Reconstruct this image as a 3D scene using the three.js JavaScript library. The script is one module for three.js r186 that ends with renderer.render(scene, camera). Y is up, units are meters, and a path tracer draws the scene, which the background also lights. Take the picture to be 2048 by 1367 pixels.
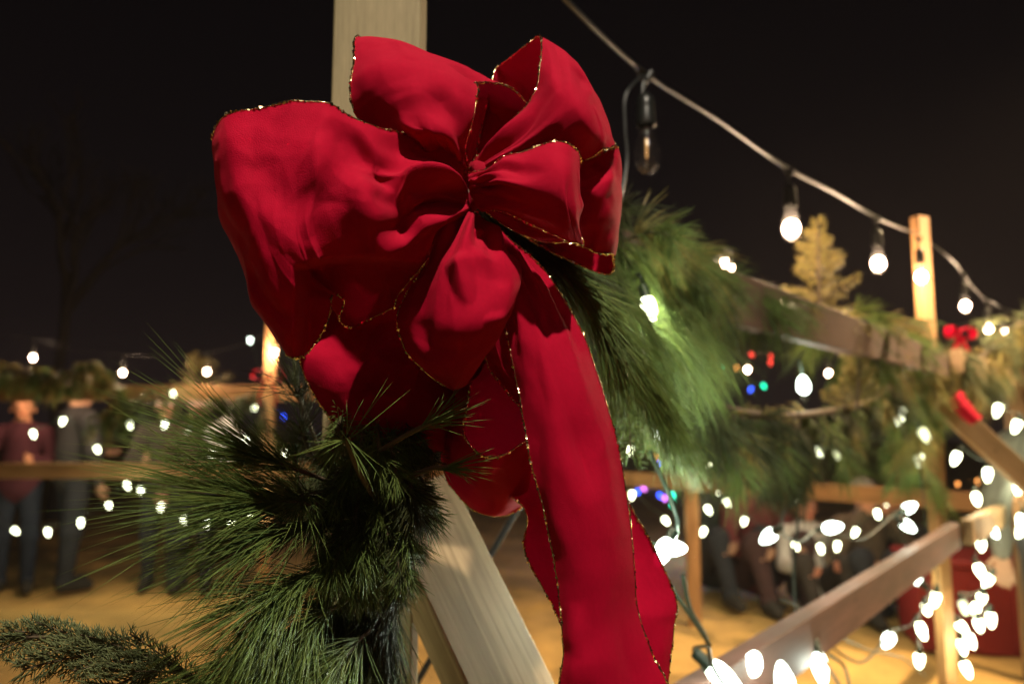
import * as THREE from 'three';
import { RoundedBoxGeometry } from 'three/addons/geometries/RoundedBoxGeometry.js';
import { mergeGeometries, mergeVertices } from 'three/addons/utils/BufferGeometryUtils.js';
import { ImprovedNoise } from 'three/addons/math/ImprovedNoise.js';
import { MarchingCubes } from 'three/addons/objects/MarchingCubes.js';

// ------------------------------------------------------------------ camera, sky, lights, exposure
const scene = new THREE.Scene();
const F = 1450, EYE = 1.4, PITCH = Math.atan(157 / F);            // focal length in photograph pixels, eye height, upward tilt
const camera = new THREE.PerspectiveCamera(2 * Math.atan(683.5 / F) * 180 / Math.PI, 2048 / 1367, 0.05, 200);
camera.position.set(0, EYE, 0); camera.rotation.x = PITCH;
camera.focus = 0.46; camera.userData.fStop = 5.0;
const renderer = new THREE.WebGLRenderer({ antialias: true });
renderer.toneMapping = THREE.LinearToneMapping; renderer.toneMappingExposure = 1.0;
renderer.shadowMap.enabled = true; renderer.shadowMap.type = THREE.PCFSoftShadowMap;

{ // night sky: black overhead, a faint brown glow low down, the same all round
  const w = 16, h = 64, a = new Float32Array(w * h * 4);
  for (let j = 0; j < h; j++) for (let i = 0; i < w; i++) {
    const el = Math.max(0, ((j + 0.5) / h - 0.5) * 180), g = Math.exp(-el / 16);
    a.set([0.0008 + 0.0100 * g, 0.0008 + 0.0062 * g, 0.0013 + 0.0056 * g, 1], (j * w + i) * 4);
  }
  const t = new THREE.DataTexture(a, w, h, THREE.RGBAFormat, THREE.FloatType);
  t.mapping = THREE.EquirectangularReflectionMapping; t.magFilter = THREE.LinearFilter; t.needsUpdate = true;
  scene.background = t; scene.environment = t;
}
const unseenMoon = new THREE.DirectionalLight(new THREE.Color(0.8, 0.88, 1), 0.02);  // faint added light over everything, no moon is in view
unseenMoon.position.set(-6, 14, 8); unseenMoon.castShadow = true;
Object.assign(unseenMoon.shadow.camera, { left: -9, right: 9, top: 9, bottom: -9, near: 1, far: 40 }); unseenMoon.shadow.mapSize.set(2048, 2048);
scene.add(unseenMoon, unseenMoon.target);
scene.fog = new THREE.FogExp2(0xe6dcd8, 0.0011);                   // thin added haze, standing in for the glow around the lamps
const KEY = new THREE.Vector3(0.36, 3.85, 0.80), KEY_POWER = 45;   // unseen lamp above and just behind the camera, placed to light the bow
const YARD = new THREE.Vector3(3.5, 3.5, -2.7), YARD_POWER = 130;    // unseen yard lamp beyond the right edge, placed to light the sand

// ------------------------------------------------------------------ helpers
const V = (x, y, z) => new THREE.Vector3(x, y, z);
const cp = Math.cos(PITCH), sp = Math.sin(PITCH);
const P = (px, py, d) => { const x = (px - 1024) / F * d, y = -(py - 683.5) / F * d; return V(x, EYE + y * cp + d * sp, -d * cp + y * sp); };
let seed = 7; const srand = (s) => { seed = s >>> 0; };
const rnd = () => { seed = (seed + 0x6D2B79F5) >>> 0; let t = seed; t = Math.imul(t ^ (t >>> 15), t | 1); t ^= t + Math.imul(t ^ (t >>> 7), t | 61); return ((t ^ (t >>> 14)) >>> 0) / 4294967296; };
const rr = (a, b) => a + (b - a) * rnd();
const gauss = () => (rnd() + rnd() + rnd() + rnd() - 2) * 0.87;
const NO = new ImprovedNoise(), noise = (x, y, z) => NO.noise(x + 31.7, y + 17.3, z + 53.1);
const fbm = (x, y, z, o = 4) => { let s = 0, a = 0.5; for (let i = 0; i < o; i++) { s += a * noise(x, y, z); x *= 2.03; y *= 2.03; z *= 2.03; a *= 0.5; } return s; };
const clamp = (x, a = 0, b = 1) => Math.min(b, Math.max(a, x)), mix = (a, b, t) => a + (b - a) * t;
const used = {};
const numbered = (n) => { const k = used[n] = (used[n] ?? -1) + 1; return k ? `${n}_${String(k).padStart(3, '0')}` : n; };
function thing(name, label, category, group, pos) {
  const o = new THREE.Group(); o.name = numbered(name); if (pos) o.position.copy(pos);
  o.userData = { label, category }; if (group) o.userData.group = group; scene.add(o); return o;
}
function mesh(name, geo, mat, parent) { const m = new THREE.Mesh(geo, mat); m.name = name; m.castShadow = m.receiveShadow = true; (parent ?? scene).add(m); return m; }
const lin = (r, g, b) => new THREE.Color().setRGB(r, g, b);
const std = (c, roughness, o = {}) => new THREE.MeshStandardMaterial({ color: c, roughness, side: THREE.DoubleSide, ...o });
const phys = (c, roughness, o = {}) => new THREE.MeshPhysicalMaterial({ color: c, roughness, side: THREE.DoubleSide, ...o });
function texture(w, h, fn, srgb, wrap = THREE.MirroredRepeatWrapping) {
  const a = new Uint8Array(w * h * 4);
  for (let j = 0; j < h; j++) for (let i = 0; i < w; i++) { const c = fn(i / w, j / h, i, j); a.set([clamp(c[0], 0, 255), clamp(c[1], 0, 255), clamp(c[2], 0, 255), 255], (j * w + i) * 4); }
  const t = new THREE.DataTexture(a, w, h); t.wrapS = t.wrapT = wrap; t.magFilter = THREE.LinearFilter; t.minFilter = THREE.LinearMipmapLinearFilter; t.generateMipmaps = true;
  if (srgb) t.colorSpace = THREE.SRGBColorSpace; t.needsUpdate = true; return t;
}
function tube(pts, r, seg = 40, rad = 6, closed = false) { return new THREE.TubeGeometry(new THREE.CatmullRomCurve3(pts, closed, 'centripetal'), seg, r, rad, closed); }
function light(color, power, pos, parent, radius = 1) { const l = new THREE.PointLight(color, power, 0, 2); l.position.copy(pos); l.castShadow = true; l.shadow.radius = radius; (parent ?? scene).add(l); return l; }

// ------------------------------------------------------------------ materials
function woodTex(s, dark, lightc) {
  const knots = []; srand(s); for (let i = 0; i < 4; i++) knots.push([rr(0.05, 0.95) * 1.2, rr(0.1, 0.9) * 0.16, rr(0.004, 0.009)]);
  const height = [];
  const map = texture(1024, 192, (u, v) => {
    const x = u * 1.2, y = v * 0.16; let yy = y, near = 0;
    for (const [kx, ky, kr] of knots) { const dx = (x - kx) / 5, dy = y - ky, q = Math.hypot(dx, dy); yy += dy / (q + 0.002) * kr * 0.9 * Math.exp(-q / 0.012); near = Math.max(near, 1 - Math.hypot((x - kx) / 1.3, dy) / kr); }
    const ring = fbm(x * 0.7 + s, yy * 16, s, 4) * 9 + yy * 38, fade = clamp(0.5 + 1.6 * fbm(x * 1.1, yy * 9, s + 3, 3));
    const late = fade * Math.pow(0.5 + 0.5 * Math.sin(ring * 6.28), 1.6);
    const grain = noise(x * 26, y * 1500, s), stain = fbm(x * 3, y * 14, s + 5, 4), speck = noise(x * 90, y * 700, s + 9);
    let t = clamp(0.34 + 0.34 * late * (0.7 + stain) + 0.15 * grain + 0.75 * stain + 0.08 * speck);
    if (near > 0) t = clamp(t + near * 1.3);
    return [0, 1, 2].map((k) => mix(lightc[k], dark[k], t) + (k === 1 ? 6 * stain : 0));
  }, true);
  return map;
}
const woodMat = (s, d, l, rough = 0.72) => { const m = woodTex(s, d, l); return std(0xffffff, rough, { map: m, bumpMap: m, bumpScale: 0.0009 }); };
const M = {
  woodA: woodMat(3, [78, 67, 44], [146, 133, 98]),
  woodB: woodMat(11, [98, 76, 50], [168, 144, 108]),
  woodC: woodMat(23, [104, 70, 38], [172, 132, 84]), woodD: woodMat(31, [56, 38, 31], [104, 76, 64]),
  bark: std(lin(0.05, 0.04, 0.032), 0.9), twig: std(lin(0.075, 0.052, 0.028), 0.9),
  needles: phys(0xffffff, 0.5, { vertexColors: true, specularIntensity: 0.28 }),
  black: std(lin(0.012, 0.013, 0.012), 0.32), cable: std(lin(0.016, 0.03, 0.02), 0.4),
  socket: std(lin(0.012, 0.028, 0.018), 0.45),
  gold: std(lin(0.80, 0.60, 0.34), 0.17, { metalness: 1 }),
  glass: phys(0xffffff, 0.05, { transmission: 1, thickness: 0, ior: 1.5 }),
  brass: std(lin(0.6, 0.45, 0.22), 0.35, { metalness: 1 }),
  steel: std(lin(0.35, 0.36, 0.37), 0.4, { metalness: 0.9 }),
};
const velvetBump = texture(512, 512, (u, v, i, j) => { const n = 128 + 70 * noise(i * 0.9, j * 0.9, 2) + 60 * noise(i * 0.31, j * 0.31, 4) + 55 * fbm(i / 40, j / 40, 8, 3); return [n, n, n]; });
const velvetTone = texture(512, 512, (u, v, i, j) => { const n = 0.92 + 0.06 * fbm(i / 25, j / 25, 3, 3) + 0.16 * noise(i * 0.8, j * 0.8, 7); return [235 * n, 235 * n, 235 * n]; }, true);
for (const t of [velvetBump, velvetTone]) t.repeat.set(14, 14);
M.velvet = phys(lin(0.50, 0.002, 0.030), 0.8, { map: velvetTone, bumpMap: velvetBump, bumpScale: 0.0007, sheen: 0.5, sheenColor: lin(0.75, 0.035, 0.06), sheenRoughness: 0.4, specularIntensity: 0.10, transmission: 0.16, thickness: 0 });
const glow = (r, g, b, k) => std(lin(r, g, b).multiplyScalar(0.6), 0.35, { emissive: lin(r, g, b), emissiveIntensity: k });
const GLOW = { warm: glow(1, 0.66, 0.46, 60), cool: glow(0.95, 1, 0.66, 12), white: glow(0.86, 1, 0.86, 10), blue: glow(0.03, 0.10, 1, 7), green: glow(0.01, 0.85, 0.42, 5), red: glow(1, 0.06, 0.04, 3.5), orange: glow(1, 0.36, 0.08, 3.5), pink: glow(0.85, 0.20, 0.85, 3.5), yellow: glow(1, 0.62, 0.02, 2), dim: glow(0.8, 0.85, 0.55, 2) };
const LCOL = { warm: lin(1, 0.68, 0.42), cool: lin(0.95, 1, 0.66), white: lin(0.88, 1, 0.85), blue: lin(0.05, 0.12, 1), green: lin(0.02, 0.9, 0.45), red: lin(1, 0.08, 0.05), orange: lin(1, 0.4, 0.1), pink: lin(0.9, 0.25, 0.9), yellow: lin(1, 0.65, 0.05), dim: lin(0.8, 0.85, 0.55) };

// ------------------------------------------------------------------ ground
{
  const g = new THREE.PlaneGeometry(90, 90, 300, 300); g.rotateX(-Math.PI / 2);
  const p = g.attributes.position, uv = g.attributes.uv;
  for (let i = 0; i < p.count; i++) {
    const x0 = p.getX(i), z0 = p.getZ(i), k = (t) => Math.sign(t) * 45 * Math.pow(Math.abs(t) / 45, 2.0), x = k(x0), z = k(z0) - 3.2;
    p.setXYZ(i, x, 0.07 * fbm(x * 0.9, 1, z * 0.9, 4) + 0.05 * fbm(x * 3.5, 4, z * 3.5, 3), z); uv.setXY(i, x / 2.6, z / 2.6);
  }
  g.computeVertexNormals();
  const sand = texture(1024, 1024, (u, v, i, j) => {
    const c = fbm(u * 5, v * 5, 2, 5), f = noise(i * 0.7, j * 0.7, 3), s = Math.max(0, noise(i * 0.06, j * 0.35, 9) - 0.35) + Math.max(0, noise(i * 0.35, j * 0.06, 19) - 0.35);
    const b = 0.94 + 0.45 * c + 0.16 * f + 0.5 * s; return [192 * b, 150 * b + 4, 88 * b];
  }, true);
  const m = mesh('ground', g, std(0xffffff, 0.95, { map: sand, bumpMap: sand, bumpScale: 0.012 })); m.userData = { kind: 'structure' };
}

// ------------------------------------------------------------------ timber
function board(name, A, B, w, t, wDir, mat, parent) {       // a sawn board from A to B, w wide along wDir, t thick
  const len = A.distanceTo(B), g = new RoundedBoxGeometry(len, w, t, 2, 0.0028), p = g.attributes.position, n = g.attributes.normal, uv = g.attributes.uv, o = [rnd() * 3, rnd() * 3];
  for (let i = 0; i < p.count; i++) { const side = Math.abs(n.getY(i)) > Math.abs(n.getZ(i)); uv.setXY(i, p.getX(i) / 1.2 + o[0], (side ? p.getZ(i) + 0.3 : p.getY(i)) / 0.16 + o[1]); }
  const ax = B.clone().sub(A).normalize(), ay = wDir.clone().addScaledVector(ax, -wDir.dot(ax)).normalize(), az = ax.clone().cross(ay);
  const m = mesh(name, g, mat, parent); m.matrix.makeBasis(ax, ay, az).setPosition(A.clone().add(B).multiplyScalar(0.5)); m.matrix.decompose(m.position, m.quaternion, m.scale); return m;
}
const UP = V(0, 1, 0), N0 = V(-0.136, 0, -0.712), R0 = V(1.614, 0, -2.80), C0 = V(2.80, 0, -4.05), L0 = V(-1.87, 0, -5.6), K0 = V(0.4, 0, -5.85), F0 = V(1.247, 0, -5.18);
const hgt = (v, y) => V(v.x, y, v.z), RAIL = 1.02, BEAM = 1.655, TOP = 2.2;
srand(100);
const along = R0.clone().sub(N0).normalize(), side = V(along.z, 0, -along.x);          // along the near fence, and towards the pen's inside
const frame = thing('timber_fence', 'near pale pine fence of post, rails and braces carrying the large red bow', 'fence', 'wooden pen fences');
board('post', hgt(N0, -0.1), hgt(N0, TOP), 0.0895, 0.038, V(1, 0, 0.04), M.woodA, frame);
{ // the brace that leans out from the near post, wide face turned to the right
  const A = P(812, 980, 0.725), B = P(1062, 1500, 0.65), ax = B.clone().sub(A).normalize(), v = P(905, 1200, 1).sub(camera.position).normalize();
  const flat = v.clone().cross(ax).normalize(); if (flat.x < 0) flat.negate();
  board('brace', A, B, 0.089, 0.038, flat.applyAxisAngle(ax, -0.62), M.woodB, frame);
}
const off = (v, k) => v.clone().addScaledVector(side, k);
board('post', hgt(R0, -0.1), hgt(R0, TOP), 0.060, 0.038, V(1, 0, -0.4), M.woodC, frame);
board('beam', off(hgt(N0, BEAM - 0.045), -0.05).addScaledVector(along, 0.06), off(hgt(R0, BEAM - 0.045), -0.05), 0.089, 0.038, UP, M.woodD, frame);
board('rail', off(hgt(N0, RAIL - 0.045), -0.05).addScaledVector(along, 0.06), off(hgt(R0, RAIL - 0.045), -0.05), 0.089, 0.038, UP, M.woodD, frame);
board('rail', off(hgt(R0, RAIL - 0.03), -0.092), off(hgt(C0, RAIL - 0.045), -0.05), 0.089, 0.038, UP, M.woodB, frame);
board('beam', off(hgt(R0, BEAM - 0.03), -0.092), off(hgt(C0, BEAM - 0.045), -0.05), 0.089, 0.038, UP, M.woodB, frame);
board('post', hgt(C0, -0.1), hgt(C0, BEAM + 0.06), 0.089, 0.06, V(1, 0, 0.1), M.woodB, frame);
board('brace', P(1880, 800, 2.76), P(2130, 1030, 2.76), 0.085, 0.038, V(0.6, 1, 0), M.woodB, frame);
const fenceR = thing('timber_fence', 'far pine fence behind the pen at right, orange lit rail above seated people', 'fence', 'wooden pen fences');
board('rail', hgt(K0, RAIL - 0.045), hgt(C0, RAIL - 0.08), 0.105, 0.038, UP, M.woodC, fenceR);
board('post', V(F0.x, -0.1, F0.z + 0.06), V(F0.x, RAIL + 0.02, F0.z + 0.06), 0.089, 0.038, V(1, 0, 0), M.woodC, fenceR);
board('post', V(K0.x, -0.1, K0.z - 0.08), hgt(K0, TOP).setZ(K0.z - 0.08), 0.089, 0.038, V(1, 0, 0), M.woodC, fenceR);
const fenceL = thing('timber_fence', 'far left pine fence with two rails, tall post and garland', 'fence', 'wooden pen fences');
board('post', hgt(L0, -0.1), hgt(L0, TOP), 0.089, 0.038, V(1, 0, 0), M.woodC, fenceL);
board('beam', V(-7.2, BEAM - 0.045, -5.52), V(0.34, BEAM - 0.045, -5.66), 0.12, 0.038, UP, M.woodC, fenceL);
board('rail', V(-7.2, RAIL - 0.0, -5.52), V(0.34, RAIL - 0.0, -5.66), 0.115, 0.038, UP, M.woodC, fenceL);
board('post', V(-5.2, -0.1, -5.575), V(-5.2, TOP, -5.575), 0.089, 0.038, V(1, 0, 0), M.woodC, fenceL);

// ------------------------------------------------------------------ the bow
function ribbonGeo(secs, o = {}) {
  const nu = o.nu ?? 110, nv = o.nv ?? 34, s0 = o.seed ?? 1;
  const cv = [0, 1, 2].map((k) => new THREE.CatmullRomCurve3(secs.map((s) => {
    if (k !== 1) return P(...s[k]); return s[1] ? P(...s[1]) : P(...s[0]).add(P(...s[2])).multiplyScalar(0.5);
  }), false, 'catmullrom', 0.5));
  const pos = [], uv = [], at = (u, v) => {
    const L = cv[0].getPoint(u), Mi = cv[1].getPoint(u), R = cv[2].getPoint(u), b = Mi.multiplyScalar(2).addScaledVector(L, -0.5).addScaledVector(R, -0.5);
    return L.multiplyScalar((1 - v) * (1 - v)).addScaledVector(b, 2 * v * (1 - v)).addScaledVector(R, v * v);
  };
  const dents = (o.dents ?? []).map(([A, B, w, amp, sharp]) => { const a = P(...A), u = P(...B).sub(a); return { a, u, l2: u.lengthSq(), w, amp, sharp }; }), push = new THREE.Vector3(), ray = new THREE.Vector3();
  const keep = seed; srand(s0 * 991 + 17); // angular creases running out from the gathered middle, and a few across
  const creases = []; for (let i = 0; i < (o.creases ?? 15); i++) { const long = rnd() < 0.7, u0 = rr(0.06, 0.94), v0 = rnd(); creases.push({ u: u0, v: v0, a: long ? rr(-0.5, 0.5) : rr(0.9, 2.2), h: rr(0.06, 0.16), w: rr(0.035, 0.10), amp: (rnd() < 0.5 ? -1 : 1) * rr(0.0012, 0.0042) * (o.fold ?? 1) }); } srand(keep);
  const grid = []; let run = 0;
  for (let i = 0; i <= nu; i++) { const row = []; for (let j = 0; j <= nv; j++) row.push(at(i / nu, j / nv)); grid.push(row); }
  const a = new THREE.Vector3(), b = new THREE.Vector3(), n = new THREE.Vector3(), out = [];
  for (let i = 0; i <= nu; i++) for (let j = 0; j <= nv; j++) {
    const p = grid[i][j]; a.subVectors(grid[Math.min(nu, i + 1)][j], grid[Math.max(0, i - 1)][j]); b.subVectors(grid[i][Math.min(nv, j + 1)], grid[i][Math.max(0, j - 1)]);
    n.crossVectors(a, b).normalize();
    const u = i / nu, v = j / nv, e = Math.min(o.open0 ? 1 : u, o.open1 ? 1 : 1 - u), w = b.length() * nv / 2;
    const pl = (o.pleat ?? 0.006) * Math.exp(-Math.pow(e / 0.16, 2)) * Math.min(1, e * 14) * (Math.sin(v * 6.28 * (o.folds ?? 2.5) + s0 * 1.7) + 0.5 * Math.sin(v * 6.28 * 5.3 + s0 + u * 9));
    const c1 = 1 - 2.6 * Math.abs(noise(p.x * 15 + s0 * 3.1, p.y * 15, p.z * 11 + s0)), c2 = fbm(p.x * 8 + s0, p.y * 8 - s0, p.z * 8, 2), c3 = 1 - 2.5 * Math.abs(noise(p.x * 44 - s0, p.y * 44, p.z * 30 + s0 * 2));
    const k = (o.crumple ?? 1) * Math.min(1, e * 6 + 0.1);
    const q = p.clone().addScaledVector(n, pl + k * (0.0016 * c1 + 0.0035 * c2 + 0.0007 * c3));
    for (const dn of dents) { // a valley (or with a negative depth a ridge) pressed into the cloth along a line
      const t = clamp(a.subVectors(p, dn.a).dot(dn.u) / dn.l2), r2 = b.copy(dn.a).addScaledVector(dn.u, t).distanceToSquared(p) / (dn.w * dn.w);
      if (r2 < 9) q.addScaledVector(push.set(0.05, 0, -1).normalize(), dn.amp * (dn.sharp ? Math.max(0, 1 - Math.sqrt(r2)) : 0.5 * Math.exp(-r2) + 0.5 * Math.max(0, 1 - Math.sqrt(r2) / 1.6)));
    }
    for (const c of creases) { const du = u - c.u, dv = (v - c.v) * 0.35, x = du * Math.cos(c.a) + dv * Math.sin(c.a), y = Math.abs(-du * Math.sin(c.a) + dv * Math.cos(c.a)); if (Math.abs(x) < c.h && y < c.w) q.addScaledVector(n, c.amp * (1 - y / c.w) * Math.pow(1 - Math.pow(x / c.h, 2), 1.5)); }
    if (o.ledge) { ray.subVectors(q, camera.position); const zc = -ray.z * cp + ray.y * sp, yc = ray.y * cp + ray.z * sp; q.addScaledVector(push.copy(ray).multiplyScalar(1 / zc), o.ledge(1024 + ray.x / zc * F, 683.5 - yc / zc * F)); }
    out.push(q);
  }
  for (let i = 0; i <= nu; i++) { if (i) run += grid[i][nv >> 1].distanceTo(grid[i - 1][nv >> 1]); for (let j = 0; j <= nv; j++) { const q = out[i * (nv + 1) + j]; pos.push(q.x, q.y, q.z); uv.push(run, j / nv * 0.1); } }
  const idx = []; for (let i = 0; i < nu; i++) for (let j = 0; j < nv; j++) { const q = i * (nv + 1) + j; idx.push(q, q + nv + 1, q + 1, q + 1, q + nv + 1, q + nv + 2); }
  const g = new THREE.BufferGeometry(); g.setAttribute('position', new THREE.Float32BufferAttribute(pos, 3)); g.setAttribute('uv', new THREE.Float32BufferAttribute(uv, 2)); g.setIndex(idx); g.computeVertexNormals();
  const edge = (j) => { const e = []; for (let i = 0; i <= nu; i++) e.push(out[i * (nv + 1) + j]); return e; };
  return { g, edges: [edge(0), edge(nv)] };
}
const bead = new THREE.OctahedronGeometry(1, 0);
function goldEdge(line, r = 0.00100) {                       // twisted metallic cord: thin core with a row of uneven beads
  const curve = new THREE.CatmullRomCurve3(line, false, 'centripetal'), len = curve.getLength(), n = Math.round(len / 0.0019), parts = [], m = new THREE.Matrix4(), q = new THREE.Quaternion();
  const pts = curve.getSpacedPoints(n);
  for (let i = 0; i < n; i++) { q.setFromEuler(new THREE.Euler(rnd() * 6, rnd() * 6, rnd() * 6)); const s = r * rr(0.6, 1.55); m.compose(pts[i].clone().add(V(gauss(), gauss(), gauss()).multiplyScalar(r * 0.25)), q, V(s, s * 1.3, s)); parts.push(bead.clone().applyMatrix4(m)); }
  const core = new THREE.TubeGeometry(curve, Math.min(400, n), r * 0.6, 4).toNonIndexed(); parts.push(core);
  return mergeGeometries(parts);
}
const bow = thing('bow', 'large red velvet bow with gold wired edges tied to the near post', 'bow');
function piece(name, secs, o) {
  const { g, edges } = ribbonGeo(secs, o), m = mesh(name, g, M.velvet, bow);
  edges.forEach((e, k) => { if (!(o.skip ?? []).includes(k)) mesh('gold_edge', goldEdge(e), M.gold, m); }); return m;
}
srand(5);
// each row: one edge, the middle, the other edge of the ribbon
piece('loop', [   // large left loop
  [[930, 350, 0.505], [936, 395, 0.490], [945, 425, 0.495]],
  [[885, 300, 0.478], [868, 385, 0.440], [875, 466, 0.462]],
  [[810, 285, 0.465], [800, 400, 0.425], [862, 520, 0.458]],
  [[745, 263, 0.440], [745, 420, 0.400], [800, 598, 0.462]],
  [[705, 238, 0.430], [690, 430, 0.402], [795, 628, 0.470]],
  [[668, 213, 0.424], [640, 435, 0.396], [715, 655, 0.462]],
  [[640, 203, 0.420], [610, 440, 0.394], [680, 640, 0.432]],
  [[600, 202, 0.418], [580, 445, 0.394], [688, 602, 0.415]],
  [[560, 207, 0.418], [555, 450, 0.396], [664, 588, 0.412]],
  [[520, 216, 0.420], [530, 455, 0.399], [650, 645, 0.415]],
  [[455, 234, 0.428], [488, 460, 0.402], [612, 704, 0.425]],
  [[421, 275, 0.460], [456, 475, 0.438], [574, 704, 0.450]],
  [[450, 275, 0.485], [480, 480, 0.480], [596, 708, 0.486]],
  [[600, 290, 0.495], [640, 450, 0.505], [704, 672, 0.522]],
  [[800, 320, 0.510], [820, 400, 0.520], [840, 520, 0.535]],
  [[930, 360, 0.550], [935, 385, 0.555], [945, 420, 0.550]],
], { seed: 1, nu: 260, nv: 90, pleat: 0.008, crumple: 1.0, creases: 30, fold: 1.1, ledge: (x, y) => { const ss = (a, b, t) => { t = clamp((t - a) / (b - a)); return t * t * (3 - 2 * t); }, arc = 512 + 0.0011 * (x - 715) ** 2; return 0.040 * ss(0, 16, y - arc) * ss(585, 620, x) * (1 - ss(835, 870, x)); }, dents: [
  [[700, 275, 0.41], [785, 440, 0.42], 0.012, 0.017], [[815, 330, 0.43], [880, 395, 0.46], 0.008, -0.005], [[720, 330, 0.41], [860, 345, 0.45], 0.005, -0.004, true], [[770, 400, 0.42], [850, 345, 0.45], 0.005, -0.005, true],
   [[520, 330, 0.40], [540, 400, 0.39], 0.007, 0.004], [[500, 560, 0.42], [560, 620, 0.41], 0.007, 0.007], [[470, 300, 0.43], [480, 420, 0.42], 0.008, -0.005]] });
piece('loop', [   // top loop standing against the post
  [[912, 345, 0.505], [925, 340, 0.495], [938, 335, 0.500]],
  [[830, 305, 0.490], [885, 300, 0.462], [938, 312, 0.482]],
  [[748, 258, 0.478], [850, 265, 0.440], [940, 285, 0.472]],
  [[716, 236, 0.472], [835, 220, 0.444], [944, 245, 0.465]],
  [[703, 190, 0.470], [828, 165, 0.446], [950, 205, 0.468]],
  [[706, 120, 0.482], [828, 118, 0.464], [954, 178, 0.482]],
  [[710, 72, 0.515], [835, 92, 0.500], [958, 160, 0.510]],
  [[730, 78, 0.555], [870, 112, 0.555], [1022, 172, 0.535]],
  [[770, 120, 0.590], [910, 170, 0.600], [1064, 232, 0.560]],
  [[860, 230, 0.580], [940, 270, 0.590], [1010, 290, 0.560]],
  [[918, 345, 0.550], [930, 345, 0.555], [945, 345, 0.550]],
], { seed: 3, nu: 150, nv: 56, crumple: 0.8, dents: [[[745, 250, 0.46], [880, 300, 0.46], 0.010, 0.018], [[880, 200, 0.45], [900, 300, 0.46], 0.008, 0.006], [[800, 90, 0.49], [820, 130, 0.47], 0.005, -0.004]] });
piece('loop', [   // tall loop at upper right
  [[938, 335, 0.520], [950, 345, 0.510], [962, 365, 0.515]],
  [[1010, 270, 0.510], [1040, 295, 0.490], [1080, 330, 0.505]],
  [[1064, 190, 0.505], [1120, 240, 0.468], [1170, 324, 0.490]],
  [[1078, 130, 0.508], [1162, 195, 0.468], [1212, 302, 0.490]],
  [[1082, 72, 0.532], [1176, 152, 0.512], [1230, 290, 0.518]],
  [[1060, 84, 0.565], [1165, 160, 0.560], [1222, 285, 0.556]],
  [[1005, 128, 0.590], [1110, 200, 0.600], [1190, 300, 0.590]],
  [[985, 158, 0.590], [1060, 260, 0.605], [1110, 320, 0.590]],
  [[945, 350, 0.555], [955, 355, 0.555], [965, 365, 0.555]],
], { seed: 6, nu: 140, nv: 50, crumple: 0.8, dents: [[[1165, 150, 0.50], [1110, 280, 0.48], 0.007, 0.008], [[1190, 230, 0.49], [1205, 290, 0.49], 0.005, -0.005]] });
piece('loop', [   // deep loop at right, behind the small one
  [[955, 365, 0.525], [952, 380, 0.520], [950, 405, 0.525]],
  [[1060, 330, 0.530], [1065, 400, 0.515], [1060, 470, 0.530]],
  [[1150, 318, 0.520], [1160, 405, 0.500], [1150, 497, 0.520]],
  [[1205, 305, 0.520], [1215, 400, 0.502], [1195, 508, 0.518]],
  [[1228, 296, 0.540], [1243, 405, 0.535], [1230, 511, 0.535]],
  [[1215, 300, 0.575], [1232, 420, 0.580], [1212, 548, 0.575]],
  [[1130, 320, 0.600], [1120, 420, 0.600], [1100, 500, 0.590]],
  [[960, 370, 0.555], [955, 385, 0.560], [950, 405, 0.555]],
], { seed: 9, nu: 120, nv: 44, crumple: 1.0, dents: [[[1195, 340, 0.51], [1185, 460, 0.51], 0.005, 0.007], [[1215, 330, 0.52], [1212, 480, 0.52], 0.004, -0.005, true]] });
piece('loop', [   // small loop at right front
  [[928, 348, 0.498], [935, 372, 0.485], [945, 398, 0.495]],
  [[985, 314, 0.476], [990, 362, 0.448], [1005, 418, 0.478]],
  [[1045, 300, 0.462], [1062, 376, 0.438], [1075, 458, 0.462]],
  [[1110, 284, 0.455], [1120, 384, 0.432], [1135, 484, 0.455]],
  [[1150, 298, 0.468], [1152, 395, 0.440], [1166, 490, 0.464]],
  [[1171, 328, 0.490], [1162, 408, 0.476], [1172, 480, 0.485]],
  [[1140, 325, 0.520], [1130, 400, 0.515], [1140, 468, 0.515]],
  [[1040, 345, 0.535], [1040, 390, 0.535], [1040, 430, 0.535]],
  [[945, 365, 0.530], [945, 385, 0.530], [950, 405, 0.530]],
], { seed: 12, nu: 110, nv: 36, crumple: 0.6, folds: 1.6, pleat: 0.005, dents: [[[955, 352, 0.47], [1075, 322, 0.43], 0.006, 0.008], [[960, 385, 0.46], [1100, 440, 0.43], 0.008, 0.007], [[1163, 350, 0.46], [1166, 470, 0.46], 0.005, -0.004, true]] });
piece('loop', [   // lower front fold below the knot
  [[925, 412, 0.498], [945, 422, 0.488], [972, 445, 0.498]],
  [[868, 470, 0.474], [935, 470, 0.458], [1010, 492, 0.480]],
  [[848, 540, 0.468], [925, 535, 0.440], [1042, 530, 0.466]],
  [[800, 625, 0.464], [945, 640, 0.428], [1030, 600, 0.460]],
  [[815, 692, 0.466], [935, 700, 0.434], [1000, 668, 0.460]],
  [[862, 748, 0.474], [915, 752, 0.448], [966, 724, 0.468]],
  [[895, 768, 0.500], [910, 778, 0.480], [930, 765, 0.495]],
  [[870, 740, 0.530], [920, 740, 0.530], [970, 720, 0.530]],
  [[880, 600, 0.545], [930, 600, 0.550], [990, 600, 0.545]],
  [[930, 420, 0.540], [945, 425, 0.540], [965, 440, 0.540]],
], { seed: 15, nu: 150, nv: 70, crumple: 0.6, skip: [1], dents: [[[918, 530, 0.44], [948, 645, 0.41], 0.009, -0.012, true], [[948, 645, 0.41], [1010, 640, 0.44], 0.006, -0.006, true], [[958, 480, 0.47], [980, 570, 0.45], 0.007, 0.014], [[885, 560, 0.46], [860, 650, 0.45], 0.009, 0.010]] });
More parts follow.
